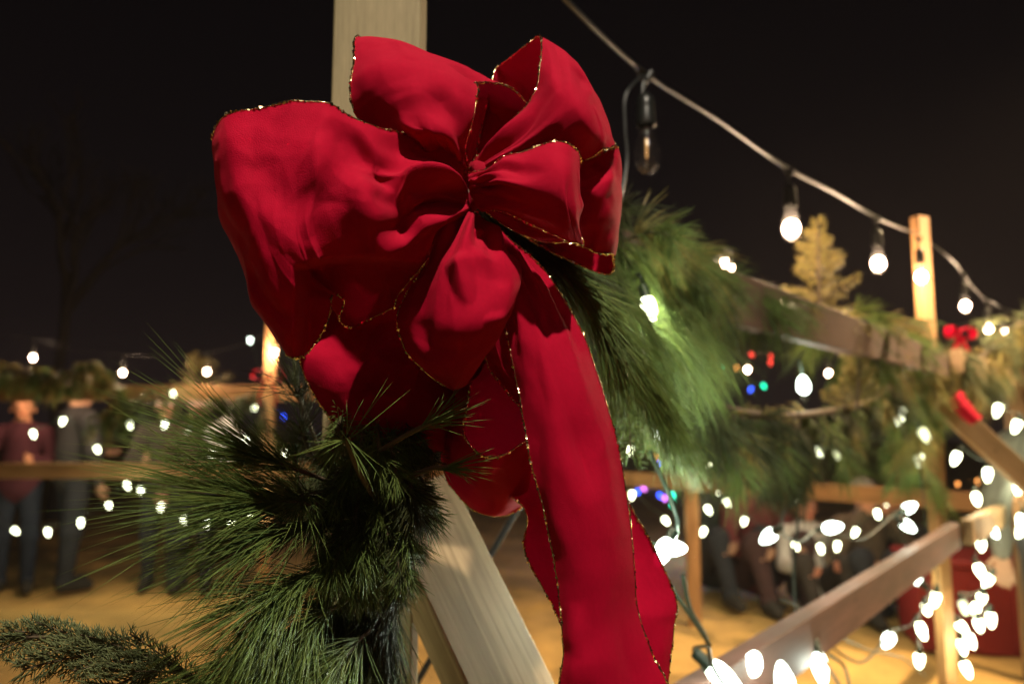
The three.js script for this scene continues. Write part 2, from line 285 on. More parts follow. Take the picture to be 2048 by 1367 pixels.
piece('loop', [   // hanging loop at lower left, in the shade of the left loop
  [[915, 420, 0.520], [930, 430, 0.515], [950, 440, 0.520]],
  [[740, 560, 0.545], [820, 580, 0.545], [900, 590, 0.545]],
  [[622, 660, 0.535], [770, 680, 0.530], [905, 690, 0.545]],
  [[602, 716, 0.522], [750, 745, 0.522], [905, 770, 0.545]],
  [[638, 800, 0.530], [770, 815, 0.525], [900, 840, 0.545]],
  [[688, 874, 0.540], [790, 890, 0.545], [890, 895, 0.560]],
  [[700, 860, 0.580], [790, 870, 0.580], [890, 870, 0.575]],
  [[760, 700, 0.600], [830, 700, 0.610], [900, 700, 0.600]],
  [[920, 420, 0.555], [935, 430, 0.560], [955, 440, 0.555]],
], { seed: 18, nu: 110, nv: 36, crumple: 1.0 });
piece('loop', [   // small hanging loop beside the tail, open to the front
  [[962, 455, 0.520], [970, 455, 0.525], [978, 455, 0.535]],
  [[960, 640, 0.505], [985, 640, 0.530], [1000, 640, 0.560]],
  [[975, 728, 0.510], [1010, 735, 0.550], [1030, 740, 0.585]],
  [[1012, 785, 0.500], [1040, 800, 0.545], [1055, 830, 0.585]],
  [[1052, 845, 0.492], [1062, 895, 0.530], [1050, 960, 0.575]],
  [[1046, 878, 0.490], [1050, 950, 0.525], [1042, 1008, 0.565]],
  [[1004, 904, 0.490], [1000, 975, 0.520], [998, 1026, 0.565]],
  [[960, 905, 0.492], [945, 965, 0.525], [935, 1005, 0.570]],
  [[930, 868, 0.500], [900, 915, 0.540], [890, 945, 0.580]],
  [[935, 800, 0.515], [900, 820, 0.555], [880, 840, 0.590]],
  [[950, 640, 0.520], [930, 650, 0.550], [920, 660, 0.570]],
  [[955, 450, 0.535], [960, 450, 0.545], [965, 450, 0.550]],
], { seed: 21, nu: 130, nv: 30, crumple: 0.7, pleat: 0.003 });
piece('tail', [   // front tail
  [[955, 425, 0.500], [972, 440, 0.490], [1000, 462, 0.505]],
  [[985, 540, 0.492], [1040, 530, 0.480], [1088, 550, 0.505]],
  [[1012, 650, 0.480], [1085, 640, 0.468], [1156, 655, 0.500]],
  [[1036, 770, 0.470], [1120, 765, 0.455], [1202, 775, 0.492]],
  [[1058, 895, 0.462], [1150, 890, 0.448], [1236, 900, 0.486]],
  [[1090, 1030, 0.455], [1178, 1010, 0.442], [1256, 1010, 0.480]],
  [[1112, 1140, 0.450], [1195, 1130, 0.440], [1266, 1120, 0.474]],
  [[1128, 1250, 0.445], [1208, 1245, 0.438], [1272, 1205, 0.470]],
  [[1130, 1330, 0.440], [1215, 1330, 0.432], [1300, 1300, 0.464]],
  [[1112, 1430, 0.438], [1220, 1430, 0.428], [1345, 1400, 0.458]],
  [[1120, 1600, 0.435], [1230, 1600, 0.425], [1360, 1560, 0.455]],
], { seed: 24, nu: 150, nv: 34, crumple: 0.5, open1: true, pleat: 0.006 });
piece('tail', [   // rear tail
  [[960, 440, 0.525], [980, 450, 0.525], [1000, 465, 0.530]],
  [[950, 600, 0.565], [1040, 600, 0.560], [1120, 610, 0.545]],
  [[905, 780, 0.600], [1060, 780, 0.590], [1190, 800, 0.545]],
  [[915, 920, 0.595], [1100, 930, 0.570], [1235, 930, 0.530]],
  [[1044, 1010, 0.520], [1160, 1020, 0.530], [1262, 1000, 0.510]],
  [[1050, 1095, 0.512], [1180, 1090, 0.505], [1302, 1085, 0.505]],
  [[1098, 1200, 0.500], [1240, 1190, 0.490], [1350, 1190, 0.505]],
  [[1132, 1275, 0.490], [1260, 1260, 0.482], [1346, 1255, 0.500]],
  [[1140, 1380, 0.485], [1250, 1380, 0.480], [1332, 1380, 0.492]],
  [[1140, 1600, 0.480], [1240, 1600, 0.495], [1330, 1600, 0.475]],
], { seed: 27, nu: 140, nv: 34, crumple: 0.6, open1: true });
{ // gathered band round the middle
  const c = P(938, 378, 0.515), pts = []; for (let i = 0; i < 10; i++) { const a = i / 10 * 6.283; pts.push(c.clone().add(V(Math.cos(a) * 0.0085 + Math.sin(a) * 0.003, Math.sin(a) * 0.014, Math.sin(a * 2) * 0.003 + Math.cos(a) * 0.012))); }
  const g = new THREE.TubeGeometry(new THREE.CatmullRomCurve3(pts, true), 60, 0.0055, 10, true), p = g.attributes.position;
  for (let i = 0; i < p.count; i++) p.setXYZ(i, p.getX(i) + 0.0012 * noise(p.getX(i) * 260, p.getY(i) * 120, 1), p.getY(i), p.getZ(i) + 0.0012 * noise(p.getX(i) * 260, p.getY(i) * 120, 5));
  g.computeVertexNormals(); mesh('knot', g, M.velvet, bow);
}

// ------------------------------------------------------------------ evergreen boughs
class Foliage {
  constructor() { this.p = []; this.n = []; this.c = []; this.i = []; }
  needle(b, d, len, r, bend, col, seg = 3) {
    const s = Math.abs(d.y) < 0.9 ? V(0, 1, 0) : V(1, 0, 0), x = s.cross(d).normalize(), y = d.clone().cross(x), o = this.p.length / 3;
    for (let k = 0; k < seg; k++) { const t = k / seg, q = b.clone().addScaledVector(d, len * t).addScaledVector(bend, len * t * t), w = r * (1 - 0.45 * t);
      for (let a = 0; a < 3; a++) { const ca = Math.cos(a * 2.0944), sa = Math.sin(a * 2.0944), nx = x.x * ca + y.x * sa, ny = x.y * ca + y.y * sa, nz = x.z * ca + y.z * sa; this.p.push(q.x + nx * w, q.y + ny * w, q.z + nz * w); this.n.push(nx, ny, nz); this.c.push(col[0], col[1], col[2]); } }
    const q = b.clone().addScaledVector(d, len).addScaledVector(bend, len); this.p.push(q.x, q.y, q.z); this.n.push(d.x, d.y, d.z); this.c.push(col[0] * 1.1, col[1], col[2] * 0.9);
    for (let k = 0; k < seg - 1; k++) for (let a = 0; a < 3; a++) { const e = (a + 1) % 3, u = o + k * 3; this.i.push(u + a, u + e, u + 3 + a, u + e, u + 3 + e, u + 3 + a); }
    const u = o + (seg - 1) * 3, tip = o + seg * 3; for (let a = 0; a < 3; a++) this.i.push(u + a, u + (a + 1) % 3, tip);
  }
  geo() { const g = new THREE.BufferGeometry(); g.setAttribute('position', new THREE.Float32BufferAttribute(this.p, 3)); g.setAttribute('normal', new THREE.Float32BufferAttribute(this.n, 3)); g.setAttribute('color', new THREE.Float32BufferAttribute(this.c, 3)); g.setIndex(this.i); return g; }
}
const GREEN = { pine: [0.092, 0.136, 0.034], deep: [0.040, 0.048, 0.019], gold: [0.215, 0.180, 0.055], grey: [0.100, 0.118, 0.052], fir: [0.036, 0.050, 0.022] };
const tone = (c, k = 0.28) => { const b = 1 + gauss() * k, w = gauss() * 0.10; return [c[0] * b * (1 + w), c[1] * b, c[2] * b * (1 - w)]; };
const unit = () => { let v; do v = V(rr(-1, 1), rr(-1, 1), rr(-1, 1)); while (v.lengthSq() > 1 || v.lengthSq() < 0.01); return v.normalize(); };
function sprig(f, twigs, pts, o) {                            // a twig with bundles of long needles
  const curve = new THREE.CatmullRomCurve3(pts, false, 'centripetal'), n = o.n, t0 = o.from ?? 0.35;
  twigs.push(new THREE.TubeGeometry(curve, 10, o.twig ?? 0.0017, 5));
  for (let k = 0; k < n; k++) {
    const t = t0 + (1 - t0) * Math.pow(rnd(), 0.7), b = curve.getPoint(Math.min(1, t)), ax = curve.getTangent(Math.min(1, t)), d0 = ax.clone().multiplyScalar(o.fwd ?? 1).addScaledVector(unit(), o.spread ?? 0.6).normalize();
    const len = o.len * rr(0.72, 1.12), m = o.bundle ?? 5, droop = V(gauss() * 0.10, -(o.droop ?? 0.12) * rr(0.4, 1.6), gauss() * 0.10), c = tone(GREEN[o.col ?? 'pine']);
    for (let j = 0; j < m; j++) f.needle(b, d0.clone().addScaledVector(unit(), o.open ?? 0.19).normalize(), len * rr(0.86, 1.06), (o.r ?? 0.00036), droop.clone().addScaledVector(unit(), 0.11), tone(c, 0.12));
  }
}
function frond(f, twigs, A, B, w, o = {}) {                   // a flat cedar spray: branchlets left and right, each with smaller ones
  const ax = B.clone().sub(A), len = ax.length(); ax.normalize(); const n = o.n ?? 13, c = GREEN[o.col ?? 'gold'], r = o.r ?? 0.0011;
  const s = (o.plane ?? V(1, 0, 0)).clone().addScaledVector(ax, -(o.plane ?? V(1, 0, 0)).dot(ax)).normalize(), sag = V(0, -(o.sag ?? 0.1) * len, 0);
  const pt = (t) => A.clone().addScaledVector(ax, len * t).addScaledVector(sag, t * t);
  twigs.push(new THREE.TubeGeometry(new THREE.CatmullRomCurve3([pt(0), pt(0.35), pt(0.7), pt(1)]), 8, r * 1.1, 5));
  for (let i = 0; i < n; i++) for (const q of [-1, 1]) {
    const t = (i + 0.4 + 0.35 * q + rr(-0.2, 0.2)) / n, b = pt(t), L = w * (1 - 0.72 * t) * rr(0.75, 1.15), d = ax.clone().multiplyScalar(0.75).addScaledVector(s, q * 0.8).addScaledVector(unit(), 0.22).normalize(), bd = V(0, -0.14, 0).addScaledVector(ax, 0.2);
    f.needle(b, d, L, r, bd, tone(c, 0.16), 4);
    const k = Math.max(3, Math.round(L / (o.step ?? 0.0075)));
    for (let j = 0; j < k; j++) for (const e of [-1, 1]) {
      const tt = (j + rr(0.3, 0.9)) / k, b2 = b.clone().addScaledVector(d, L * tt).addScaledVector(bd, L * tt * tt), s2 = s.clone().addScaledVector(d, -s.dot(d)).normalize();
      f.needle(b2, d.clone().multiplyScalar(0.8).addScaledVector(s2, e * (o.angle ?? 0.62)).addScaledVector(unit(), 0.3).normalize(), (o.leaf ?? 0.016) * (1 - 0.45 * tt) * rr(0.7, 1.25), r * 0.85, V(0, -0.1, 0), tone(c, 0.2), 2);
    }
  }
}
function foliageThing(name, label, category, group, build, apart) {
  const o = thing(name, label, category, group), f = new Foliage(), tw = []; build(f, tw);
  if (apart) for (const g of tw) mesh('twig', g, M.twig, o); else if (tw.length) mesh('twig', mergeGeometries(tw), M.twig, o);
  if (f.i.length) { const m = mesh('needles', f.geo(), M.needles, o); m.userData.kind = 'stuff'; } return o;
}
const PV = (l) => l.map((q) => P(...q));
srand(41);
const G1 = 'evergreen boughs of the near garland';
foliageThing('pine_bough', 'pine bough fanning long green needles far left of the near post', 'bough', G1, (f, tw) => {
  sprig(f, tw, PV([[740, 1030, 0.60], [650, 1010, 0.52], [505, 1000, 0.462]]), { n: 62, len: 0.118, spread: 0.30, droop: 0.03, from: 0.55 });
  sprig(f, tw, PV([[720, 1000, 0.60], [650, 960, 0.53], [515, 912, 0.480]]), { n: 36, len: 0.112, spread: 0.26, droop: 0.02, from: 0.55 });
  sprig(f, tw, PV([[720, 1050, 0.58], [640, 1050, 0.52], [535, 1068, 0.470]]), { n: 44, len: 0.108, spread: 0.36, droop: 0.07, from: 0.45 });
  sprig(f, tw, PV([[700, 980, 0.58], [640, 985, 0.53], [590, 995, 0.50]]), { n: 30, len: 0.07, spread: 0.7, droop: 0.08, from: 0.3 });
});
foliageThing('pine_bough', 'lower pine bough drooping long needles toward the bottom of the photo', 'bough', G1, (f, tw) => {
  sprig(f, tw, PV([[740, 1110, 0.58], [640, 1140, 0.52], [540, 1200, 0.465]]), { n: 80, len: 0.100, spread: 0.40, droop: 0.12, from: 0.4 });
  sprig(f, tw, PV([[740, 1180, 0.57], [640, 1230, 0.51], [540, 1310, 0.465]]), { n: 90, len: 0.096, spread: 0.44, droop: 0.16, from: 0.35 });
  sprig(f, tw, PV([[760, 1240, 0.57], [690, 1310, 0.52], [610, 1420, 0.48]]), { n: 90, len: 0.090, spread: 0.5, droop: 0.15, from: 0.2 });
  sprig(f, tw, PV([[640, 1250, 0.52], [540, 1310, 0.50], [450, 1390, 0.48]]), { n: 50, len: 0.085, spread: 0.42, droop: 0.15, from: 0.2 });
  for (let i = 0; i < 22; i++) { const x = 625 + (i % 11) * 15; sprig(f, tw, PV([[x + 20, 1170 + (i % 3) * 40, 0.60], [x + 6, 1230 + (i % 3) * 40, 0.575], [x - 6, 1300 + (i % 3) * 45, 0.56]]), { n: 40, len: 0.055, spread: 0.55, droop: 0.2, from: 0.02, col: i % 3 ? 'pine' : 'deep' }); }
  sprig(f, tw, PV([[690, 1160, 0.56], [640, 1200, 0.53], [600, 1270, 0.50]]), { n: 60, len: 0.075, spread: 0.6, droop: 0.25, from: 0.1 });
});
foliageThing('pine_bough', 'dark dense evergreen bough hanging before the post in the shade of the bow', 'bough', G1, (f, tw) => {
  const tips = []; for (let i = 0; i < 84; i++) { const v = rnd(); tips.push([rr(615 + 30 * v, 885 - 60 * v * v), 885 + 300 * v]); }
  for (const [x, y] of tips) { const d = rr(0.495, 0.565); sprig(f, tw, PV([[mix(x, 745, 0.35), y - 95, d + 0.04], [mix(x, 745, 0.15), y - 45, d + 0.01], [x, y, d]]), { n: 56, len: rr(0.018, 0.032), spread: 0.85, droop: 0.12, from: 0.02, bundle: 3, open: 0.4, col: rnd() < 0.7 ? 'pine' : 'deep', r: 0.00033 }); }
});
foliageThing('pine_bough', 'pine twig tip with splayed needles reaching over the shaded ribbon', 'bough', G1, (f, tw) => {
  sprig(f, tw, PV([[760, 1010, 0.52], [715, 935, 0.475], [692, 872, 0.452]]), { n: 9, len: 0.05, spread: 0.75, fwd: 0.6, droop: 0.0, from: 0.85, bundle: 3, twig: 0.0022 });
  sprig(f, tw, PV([[760, 900, 0.50], [830, 860, 0.475], [870, 842, 0.46]]), { n: 11, len: 0.045, spread: 0.25, droop: 0.0, from: 0.3, bundle: 4 });
  sprig(f, tw, PV([[800, 960, 0.52], [870, 935, 0.49], [900, 935, 0.48]]), { n: 12, len: 0.034, spread: 0.4, droop: 0.05, from: 0.4, bundle: 4 });
});
foliageThing('pine_bough', 'sparse pine twig with thin dark needles left of the bow', 'bough', G1, (f, tw) => {
  sprig(f, tw, PV([[640, 900, 0.62], [612, 830, 0.60], [590, 770, 0.58]]), { n: 24, len: 0.072, spread: 0.75, droop: 0.05, from: 0.6, bundle: 3, col: 'deep' });
  sprig(f, tw, PV([[650, 960, 0.60], [618, 900, 0.57], [600, 850, 0.56]]), { n: 26, len: 0.040, spread: 0.8, droop: 0.05, from: 0.3, bundle: 4, col: 'grey' });
  sprig(f, tw, PV([[610, 880, 0.62], [605, 800, 0.61], [625, 720, 0.60]]), { n: 40, len: 0.034, spread: 0.9, droop: 0.1, from: 0.05, bundle: 4, col: 'fir' });
  sprig(f, tw, PV([[640, 1080, 0.60], [600, 980, 0.58], [590, 900, 0.57]]), { n: 50, len: 0.036, spread: 0.9, droop: 0.1, from: 0.05, bundle: 4, col: 'pine' });
});
foliageThing('cedar_branch', 'fine leaved cedar branch reaching across the lower left corner', 'branch', G1, (f, tw) => {
  const st = PV([[430, 1385, 0.47], [330, 1325, 0.46], [230, 1300, 0.455], [120, 1275, 0.46], [0, 1275, 0.465], [-40, 1280, 0.47]]), c = new THREE.CatmullRomCurve3(st);
  tw.push(new THREE.TubeGeometry(c, 30, 0.0013, 6));
  for (let i = 0; i < 26; i++) { const t = 0.04 + 0.93 * i / 26, b = c.getPoint(t), ax = c.getTangent(t), q = i % 2 ? 1 : -1, L = rr(0.026, 0.05) * (q > 0 ? 0.7 : 1.1); frond(f, tw, b, b.clone().addScaledVector(ax, L).addScaledVector(V(-0.2, q, rr(-0.2, 0.5)), L * 0.30), 0.012, { n: 9, col: 'grey', r: 0.00045, leaf: 0.009, step: 0.003, angle: 0.3, plane: V(0.3, 1, 0.2) }); }
  for (let i = 0; i < 160; i++) { const t = rnd(), b = c.getPoint(t), d = c.getTangent(t).addScaledVector(unit(), 0.6).normalize(); f.needle(b, d, rr(0.006, 0.012), 0.0005, V(0, 0, 0), tone(GREEN.grey), 2); }
  frond(f, tw, P(330, 1330, 0.46), P(180, 1380, 0.44), 0.035, { n: 15, col: 'grey', r: 0.0006, leaf: 0.010, step: 0.003, angle: 0.32, plane: V(0.3, 1, 0.2) });
  frond(f, tw, P(240, 1300, 0.455), P(45, 1320, 0.44), 0.024, { n: 15, col: 'grey', r: 0.0006, leaf: 0.010, step: 0.003, angle: 0.32, plane: V(0.3, 1, 0.2) });
});
foliageThing('pine_bough', 'long pine bough sweeping down right from behind the bow', 'bough', G1, (f, tw) => {
  sprig(f, tw, PV([[940, 420, 0.63], [1060, 490, 0.63], [1170, 590, 0.625], [1230, 690, 0.625]]), { n: 190, len: 0.080, spread: 0.36, droop: 0.16, from: 0.05 });
  sprig(f, tw, PV([[1150, 560, 0.62], [1240, 680, 0.64], [1310, 800, 0.66]]), { n: 120, len: 0.090, spread: 0.28, droop: 0.20, from: 0.1 });
  sprig(f, tw, PV([[1240, 700, 0.66], [1310, 800, 0.68], [1360, 880, 0.70]]), { n: 60, len: 0.070, spread: 0.26, droop: 0.18, from: 0.1 });
  for (const [x, y] of [[1040, 470], [1090, 500], [1070, 520], [1120, 540], [1020, 450]]) sprig(f, tw, PV([[930, 395, 0.625], [mix(930, x, 0.5), mix(400, y, 0.5), 0.61], [x, y, 0.605]]), { n: 44, len: 0.05, spread: 0.4, droop: 0.15, from: 0.02, bundle: 4, col: 'deep' });
  sprig(f, tw, PV([[1000, 430, 0.66], [1090, 470, 0.66], [1160, 540, 0.66]]), { n: 60, len: 0.08, spread: 0.4, droop: 0.2, from: 0.1, col: 'deep' });
});
foliageThing('pine_bough', 'bright green pine bough lit from inside, draped over the beam right of the bow', 'bough', G1, (f, tw) => {
  const c = new THREE.CatmullRomCurve3(PV([[1200, 470, 0.86], [1265, 488, 0.96], [1350, 535, 1.12], [1450, 582, 1.34], [1560, 622, 1.55]])); tw.push(new THREE.TubeGeometry(c, 20, 0.006, 6));
  for (let i = 0; i < 60; i++) { const t = (i + rnd()) / 60, b = c.getPoint(t), e = b.clone().add(V(rr(-0.05, 0.05), rr(-0.05, 0.02), rr(-0.05, 0.08))); sprig(f, tw, [b, b.clone().lerp(e, 0.55).add(V(0, 0.008, 0)), e], { n: 30, len: rr(0.06, 0.095), spread: 0.72, droop: rr(0.3, 0.8), from: 0.1, bundle: 5, r: 0.0006, col: i % 5 === 4 ? 'gold' : i % 3 ? 'pine' : 'deep' }); }
  for (let i = 0; i < 10; i++) { const t = i / 10 * 0.5, b = c.getPoint(t); sprig(f, tw, [b, b.clone().add(V(0.02, -0.06, 0.03)), b.clone().add(V(0.05, -0.12, 0.05))], { n: 28, len: 0.09, spread: 0.35, droop: 0.4, from: 0.1, r: 0.0006 }); }
});
foliageThing('cedar_spray', 'drooping cedar sprays hanging under the pine bough beside the bow tail', 'branch', G1, (f, tw) => {
  for (const [x, y, d, x2, y2] of [[1250, 700, 0.74, 1262, 910], [1285, 720, 0.78, 1300, 880], [1230, 680, 0.74, 1240, 830], [1330, 760, 0.84, 1345, 920]]) frond(f, tw, P(x, y, d), P(x2, y2, d), 0.05, { n: 16, col: 'pine', r: 0.0009, leaf: 0.014, step: 0.006, sag: 0.02 });
}, true);
srand(77);
const G2 = 'garland draped along the right fence';
foliageThing('garland', 'dark shaggy evergreen swag hanging below the beam between bow and right post', 'garland', G2, (f, tw) => {
  const c = new THREE.CatmullRomCurve3(PV([[1330, 700, 1.15], [1420, 800, 1.25], [1530, 830, 1.45], [1640, 825, 1.75], [1740, 800, 2.1], [1810, 750, 2.45]])); tw.push(new THREE.TubeGeometry(c, 24, 0.008, 6));
  for (let i = 0; i < 60; i++) { const t = (i + rnd()) / 60, b = c.getPoint(t), e = b.clone().add(V(rr(-0.05, 0.05), rr(-0.12, -0.01), rr(-0.07, 0.07))); sprig(f, tw, [b, b.clone().lerp(e, 0.5).add(V(0, 0.01, 0)), e], { n: 26, len: rr(0.06, 0.1), spread: 0.75, droop: 0.3, from: 0.1, bundle: 4, r: 0.0009, col: i % 9 === 6 ? 'gold' : i % 4 ? 'deep' : 'pine' }); }
});
foliageThing('garland', 'ragged evergreen tuft dangling near the middle of the right swag', 'garland', G2, (f, tw) => {
  for (let i = 0; i < 12; i++) { const a = P(1560 + rr(-30, 40), 820 + rr(-20, 40), 1.5), e = P(1570 + rr(-40, 40), 960 + rr(-40, 20), 1.5); sprig(f, tw, [a, a.clone().lerp(e, 0.5).add(V(0.01, 0, 0.01)), e], { n: 24, len: 0.07, spread: 0.4, droop: 0.3, from: 0.2, bundle: 4, r: 0.0009, col: 'deep' }); }
  for (let i = 0; i < 5; i++) frond(f, tw, P(1480 + i * 18, 800 + rr(-10, 30), 1.42), P(1500 + i * 22, 890 + rr(-10, 50), 1.4), 0.05, { n: 9, col: i % 2 ? 'gold' : 'deep', r: 0.0012, leaf: 0.02, step: 0.011 });
}, true);
foliageThing('garland', 'bushy evergreen clump wrapped round the right post under the festoon lamps', 'garland', G2, (f, tw) => {
  const c = new THREE.CatmullRomCurve3(PV([[1665, 632, 1.92], [1750, 660, 2.22], [1820, 680, 2.6], [1840, 760, 2.62], [1830, 850, 2.6], [1835, 930, 2.65]])); tw.push(new THREE.TubeGeometry(c, 24, 0.009, 6));
  for (let i = 0; i < 60; i++) { const t = (i + rnd()) / 60, b = c.getPoint(t), e = b.clone().add(V(rr(-0.12, 0.07), rr(-0.16, 0.04), rr(-0.08, 0.10))); sprig(f, tw, [b, b.clone().lerp(e, 0.5).add(V(0, 0.015, 0)), e], { n: 20, len: 0.10, spread: 0.6, droop: 0.4, from: 0.1, bundle: 4, r: 0.0013, col: i % 4 ? 'pine' : 'gold' }); }
});
foliageThing('garland', 'grey green garland along the beam beyond the right post', 'garland', G2, (f, tw) => {
  const c = new THREE.CatmullRomCurve3(PV([[1850, 690, 2.75], [1920, 740, 3.0], [1980, 700, 3.3], [2060, 640, 3.7], [2120, 660, 3.9]])); tw.push(new THREE.TubeGeometry(c, 24, 0.009, 6));
  for (let i = 0; i < 60; i++) { const t = (i + rnd()) / 60, b = c.getPoint(t), e = b.clone().add(V(rr(-0.1, 0.1), rr(-0.20, 0.08), rr(-0.1, 0.1))); sprig(f, tw, [b, b.clone().lerp(e, 0.5).add(V(0, 0.02, 0)), e], { n: 18, len: 0.11, spread: 0.6, droop: 0.35, from: 0.1, bundle: 4, r: 0.0016, col: i % 3 ? 'grey' : 'gold' }); }
});
function sprayTree(label, tip, base, w, group) {
  foliageThing('cedar_spray', label, 'branch', group, (f, tw) => {
    const ax = tip.clone().sub(base), len = ax.length(); ax.normalize(); tw.push(tube([base, base.clone().lerp(tip, 0.5), tip], 0.004, 8, 6));
    for (let i = 0; i < 13; i++) { const t = i / 13, b = base.clone().addScaledVector(ax, len * t), q = i % 2 ? 1 : -1, L = w * (1 - 0.78 * t) * rr(0.7, 1.1), e = b.clone().add(V(q * L * 0.85, L * rr(0.25, 0.7), rr(-0.6, 0.6) * L)); frond(f, tw, b, e, L * 0.30, { n: 7, col: 'gold', r: 0.0015, leaf: 0.022, step: 0.014, plane: V(0.2, 1, 0.1), sag: 0.05 }); }
    frond(f, tw, base.clone().lerp(tip, 0.6), tip.clone().addScaledVector(ax, 0.03), w * 0.3, { n: 9, col: 'gold', r: 0.0018, leaf: 0.025, step: 0.013, plane: V(1, 0.1, 0.1), sag: 0 });
  });
}
sprayTree('upright golden cedar sprig standing on the beam under the festoon lamps', P(1636, 460, 2.0), P(1640, 650, 2.0), 0.16, G2);
sprayTree('yellow green cedar sprig low under the beam by a warm bulb', P(1720, 700, 1.9), P(1715, 815, 1.9), 0.08, G2);
sprayTree('yellow cedar sprig sticking up from the far left beam', P(392, 712, 5.4), P(400, 800, 5.4), 0.28, 'garland on the left fence');
foliageThing('garland', 'evergreen garland looping over the beam of the far left fence', 'garland', 'garland on the left fence', (f, tw) => {
  const c = new THREE.CatmullRomCurve3(PV([[-90, 720, 5.45], [-10, 738, 5.45], [60, 748, 5.45], [110, 762, 5.45], [160, 742, 5.45], [200, 742, 5.45], [222, 790, 5.42], [215, 860, 5.42]])); tw.push(new THREE.TubeGeometry(c, 40, 0.02, 6));
  for (let i = 0; i < 130; i++) { const t = (i + rnd()) / 130, b = c.getPoint(t), e = b.clone().add(V(rr(-0.14, 0.14), rr(-0.13, 0.05), rr(-0.10, 0.14))); sprig(f, tw, [b, b.clone().lerp(e, 0.5).add(V(0, 0.02, 0)), e], { n: 14, len: 0.09, spread: 0.6, droop: 0.4, from: 0.1, bundle: 3, r: 0.0024, col: i % 2 ? 'gold' : 'pine' }); }  // gold half of the needles carries the warm lamplight in its colour
});
foliageThing('garland', 'short evergreen swag hanging on the left fence above the two faces', 'garland', 'garland on the left fence', (f, tw) => {
  const c = new THREE.CatmullRomCurve3(PV([[225, 850, 5.45], [280, 810, 5.45], [340, 795, 5.45], [390, 820, 5.45], [440, 810, 5.45], [520, 800, 5.45], [535, 880, 5.45]])); tw.push(new THREE.TubeGeometry(c, 40, 0.012, 6));
  for (let i = 0; i < 60; i++) { const t = (i + rnd()) / 60, b = c.getPoint(t), e = b.clone().add(V(rr(-0.1, 0.1), rr(-0.16, 0.06), rr(-0.08, 0.1))); sprig(f, tw, [b, b.clone().lerp(e, 0.5).add(V(0, 0.02, 0)), e], { n: 10, len: 0.10, spread: 0.6, droop: 0.4, from: 0.1, bundle: 3, r: 0.0022, col: i % 2 ? 'pine' : 'deep' }); }
});

// ------------------------------------------------------------------ lamps
const lathe = (pts, n = 16) => new THREE.LatheGeometry(pts.map(([r, y]) => new THREE.Vector2(r, y)), n);
const c9 = lathe([[0.0001, -0.058], [0.004, -0.057], [0.0085, -0.050], [0.0135, -0.034], [0.0152, -0.022], [0.0150, -0.012], [0.0115, -0.003], [0.0085, 0.002]], 14);
{ const p = c9.attributes.position; for (let i = 0; i < p.count; i++) { const a = Math.atan2(p.getZ(i), p.getX(i)), k = 1 + 0.05 * Math.cos(a * 7) * Math.cos(p.getY(i) * 700); p.setX(i, p.getX(i) * k); p.setZ(i, p.getZ(i) * k); } c9.computeVertexNormals(); }
const c9socket = mergeGeometries([lathe([[0.0001, 0.026], [0.008, 0.026], [0.0095, 0.020], [0.0095, 0.002], [0.0112, 0.001], [0.0112, -0.004], [0.009, -0.004]], 10)]);
const s14 = lathe([[0.0001, -0.090], [0.008, -0.0885], [0.0150, -0.083], [0.0205, -0.073], [0.0225, -0.062], [0.0215, -0.050], [0.0175, -0.034], [0.0138, -0.020], [0.0125, -0.008], [0.0125, 0]], 22);
const glareCore14 = new THREE.SphereGeometry(0.0185, 18, 14).scale(1, 1.12, 1).translate(0, -0.058, 0);  // glowing ball, swollen to take in the glare around the filament
const s14socket = mergeGeometries([lathe([[0.0001, 0.052], [0.006, 0.052], [0.0085, 0.046], [0.013, 0.044], [0.0155, 0.036], [0.0155, 0.026], [0.0148, 0.024], [0.0158, 0.020], [0.0165, 0.004], [0.0165, -0.006], [0.0145, -0.007]], 18)]);
function place(m, pos, dir) { m.position.copy(pos); m.quaternion.setFromUnitVectors(V(0, -1, 0), dir.clone().normalize()); return m; }
function c9string(label, group, list, o = {}) {              // list: [px, py, depth, colour, power]
  const s = thing('light_string', label, 'string lights', group), pts = [];
  list.forEach(([x, y, d, c = 'cool', k = 1, aim], i) => {
    const pos = P(x, y, d), free = V(gauss() * 0.5, o.side ? gauss() * 0.6 : -1 + rnd() * 0.5, gauss() * 0.6), dir = (aim ? V(...aim) : free).normalize(), base = pos.clone().addScaledVector(dir, -0.028);
    const b = place(mesh('bulb', c9, GLOW[c], s), base, dir); place(mesh('socket', c9socket, M.socket, s), base, dir);
    if (o.size) b.scale.setScalar(o.size), s.children.at(-1).scale.setScalar(o.size);
    light(LCOL[c], 0.055 * k * (o.power ?? 1), pos, s, 0.5);
    const top = base.clone().addScaledVector(dir, -0.026);
    if (i && (o.sag ?? 0.02) !== 0) { const q = pts.at(-1); pts.push(q.clone().lerp(top, 0.5).add(V(0, -(o.sag ?? 0.02) - 0.06 * q.distanceTo(top), gauss() * 0.01))); } pts.push(top);
  });
  const first = pts[0].clone(), last = pts.at(-1).clone(); if (o.tail0) pts.unshift(P(...o.tail0)); if (o.tail1) pts.push(P(...o.tail1)); void first; void last;
  mesh('cable', tube(pts, o.cable ?? 0.0028, pts.length * 12, 6), M.cable, s); return s;
}
srand(301);
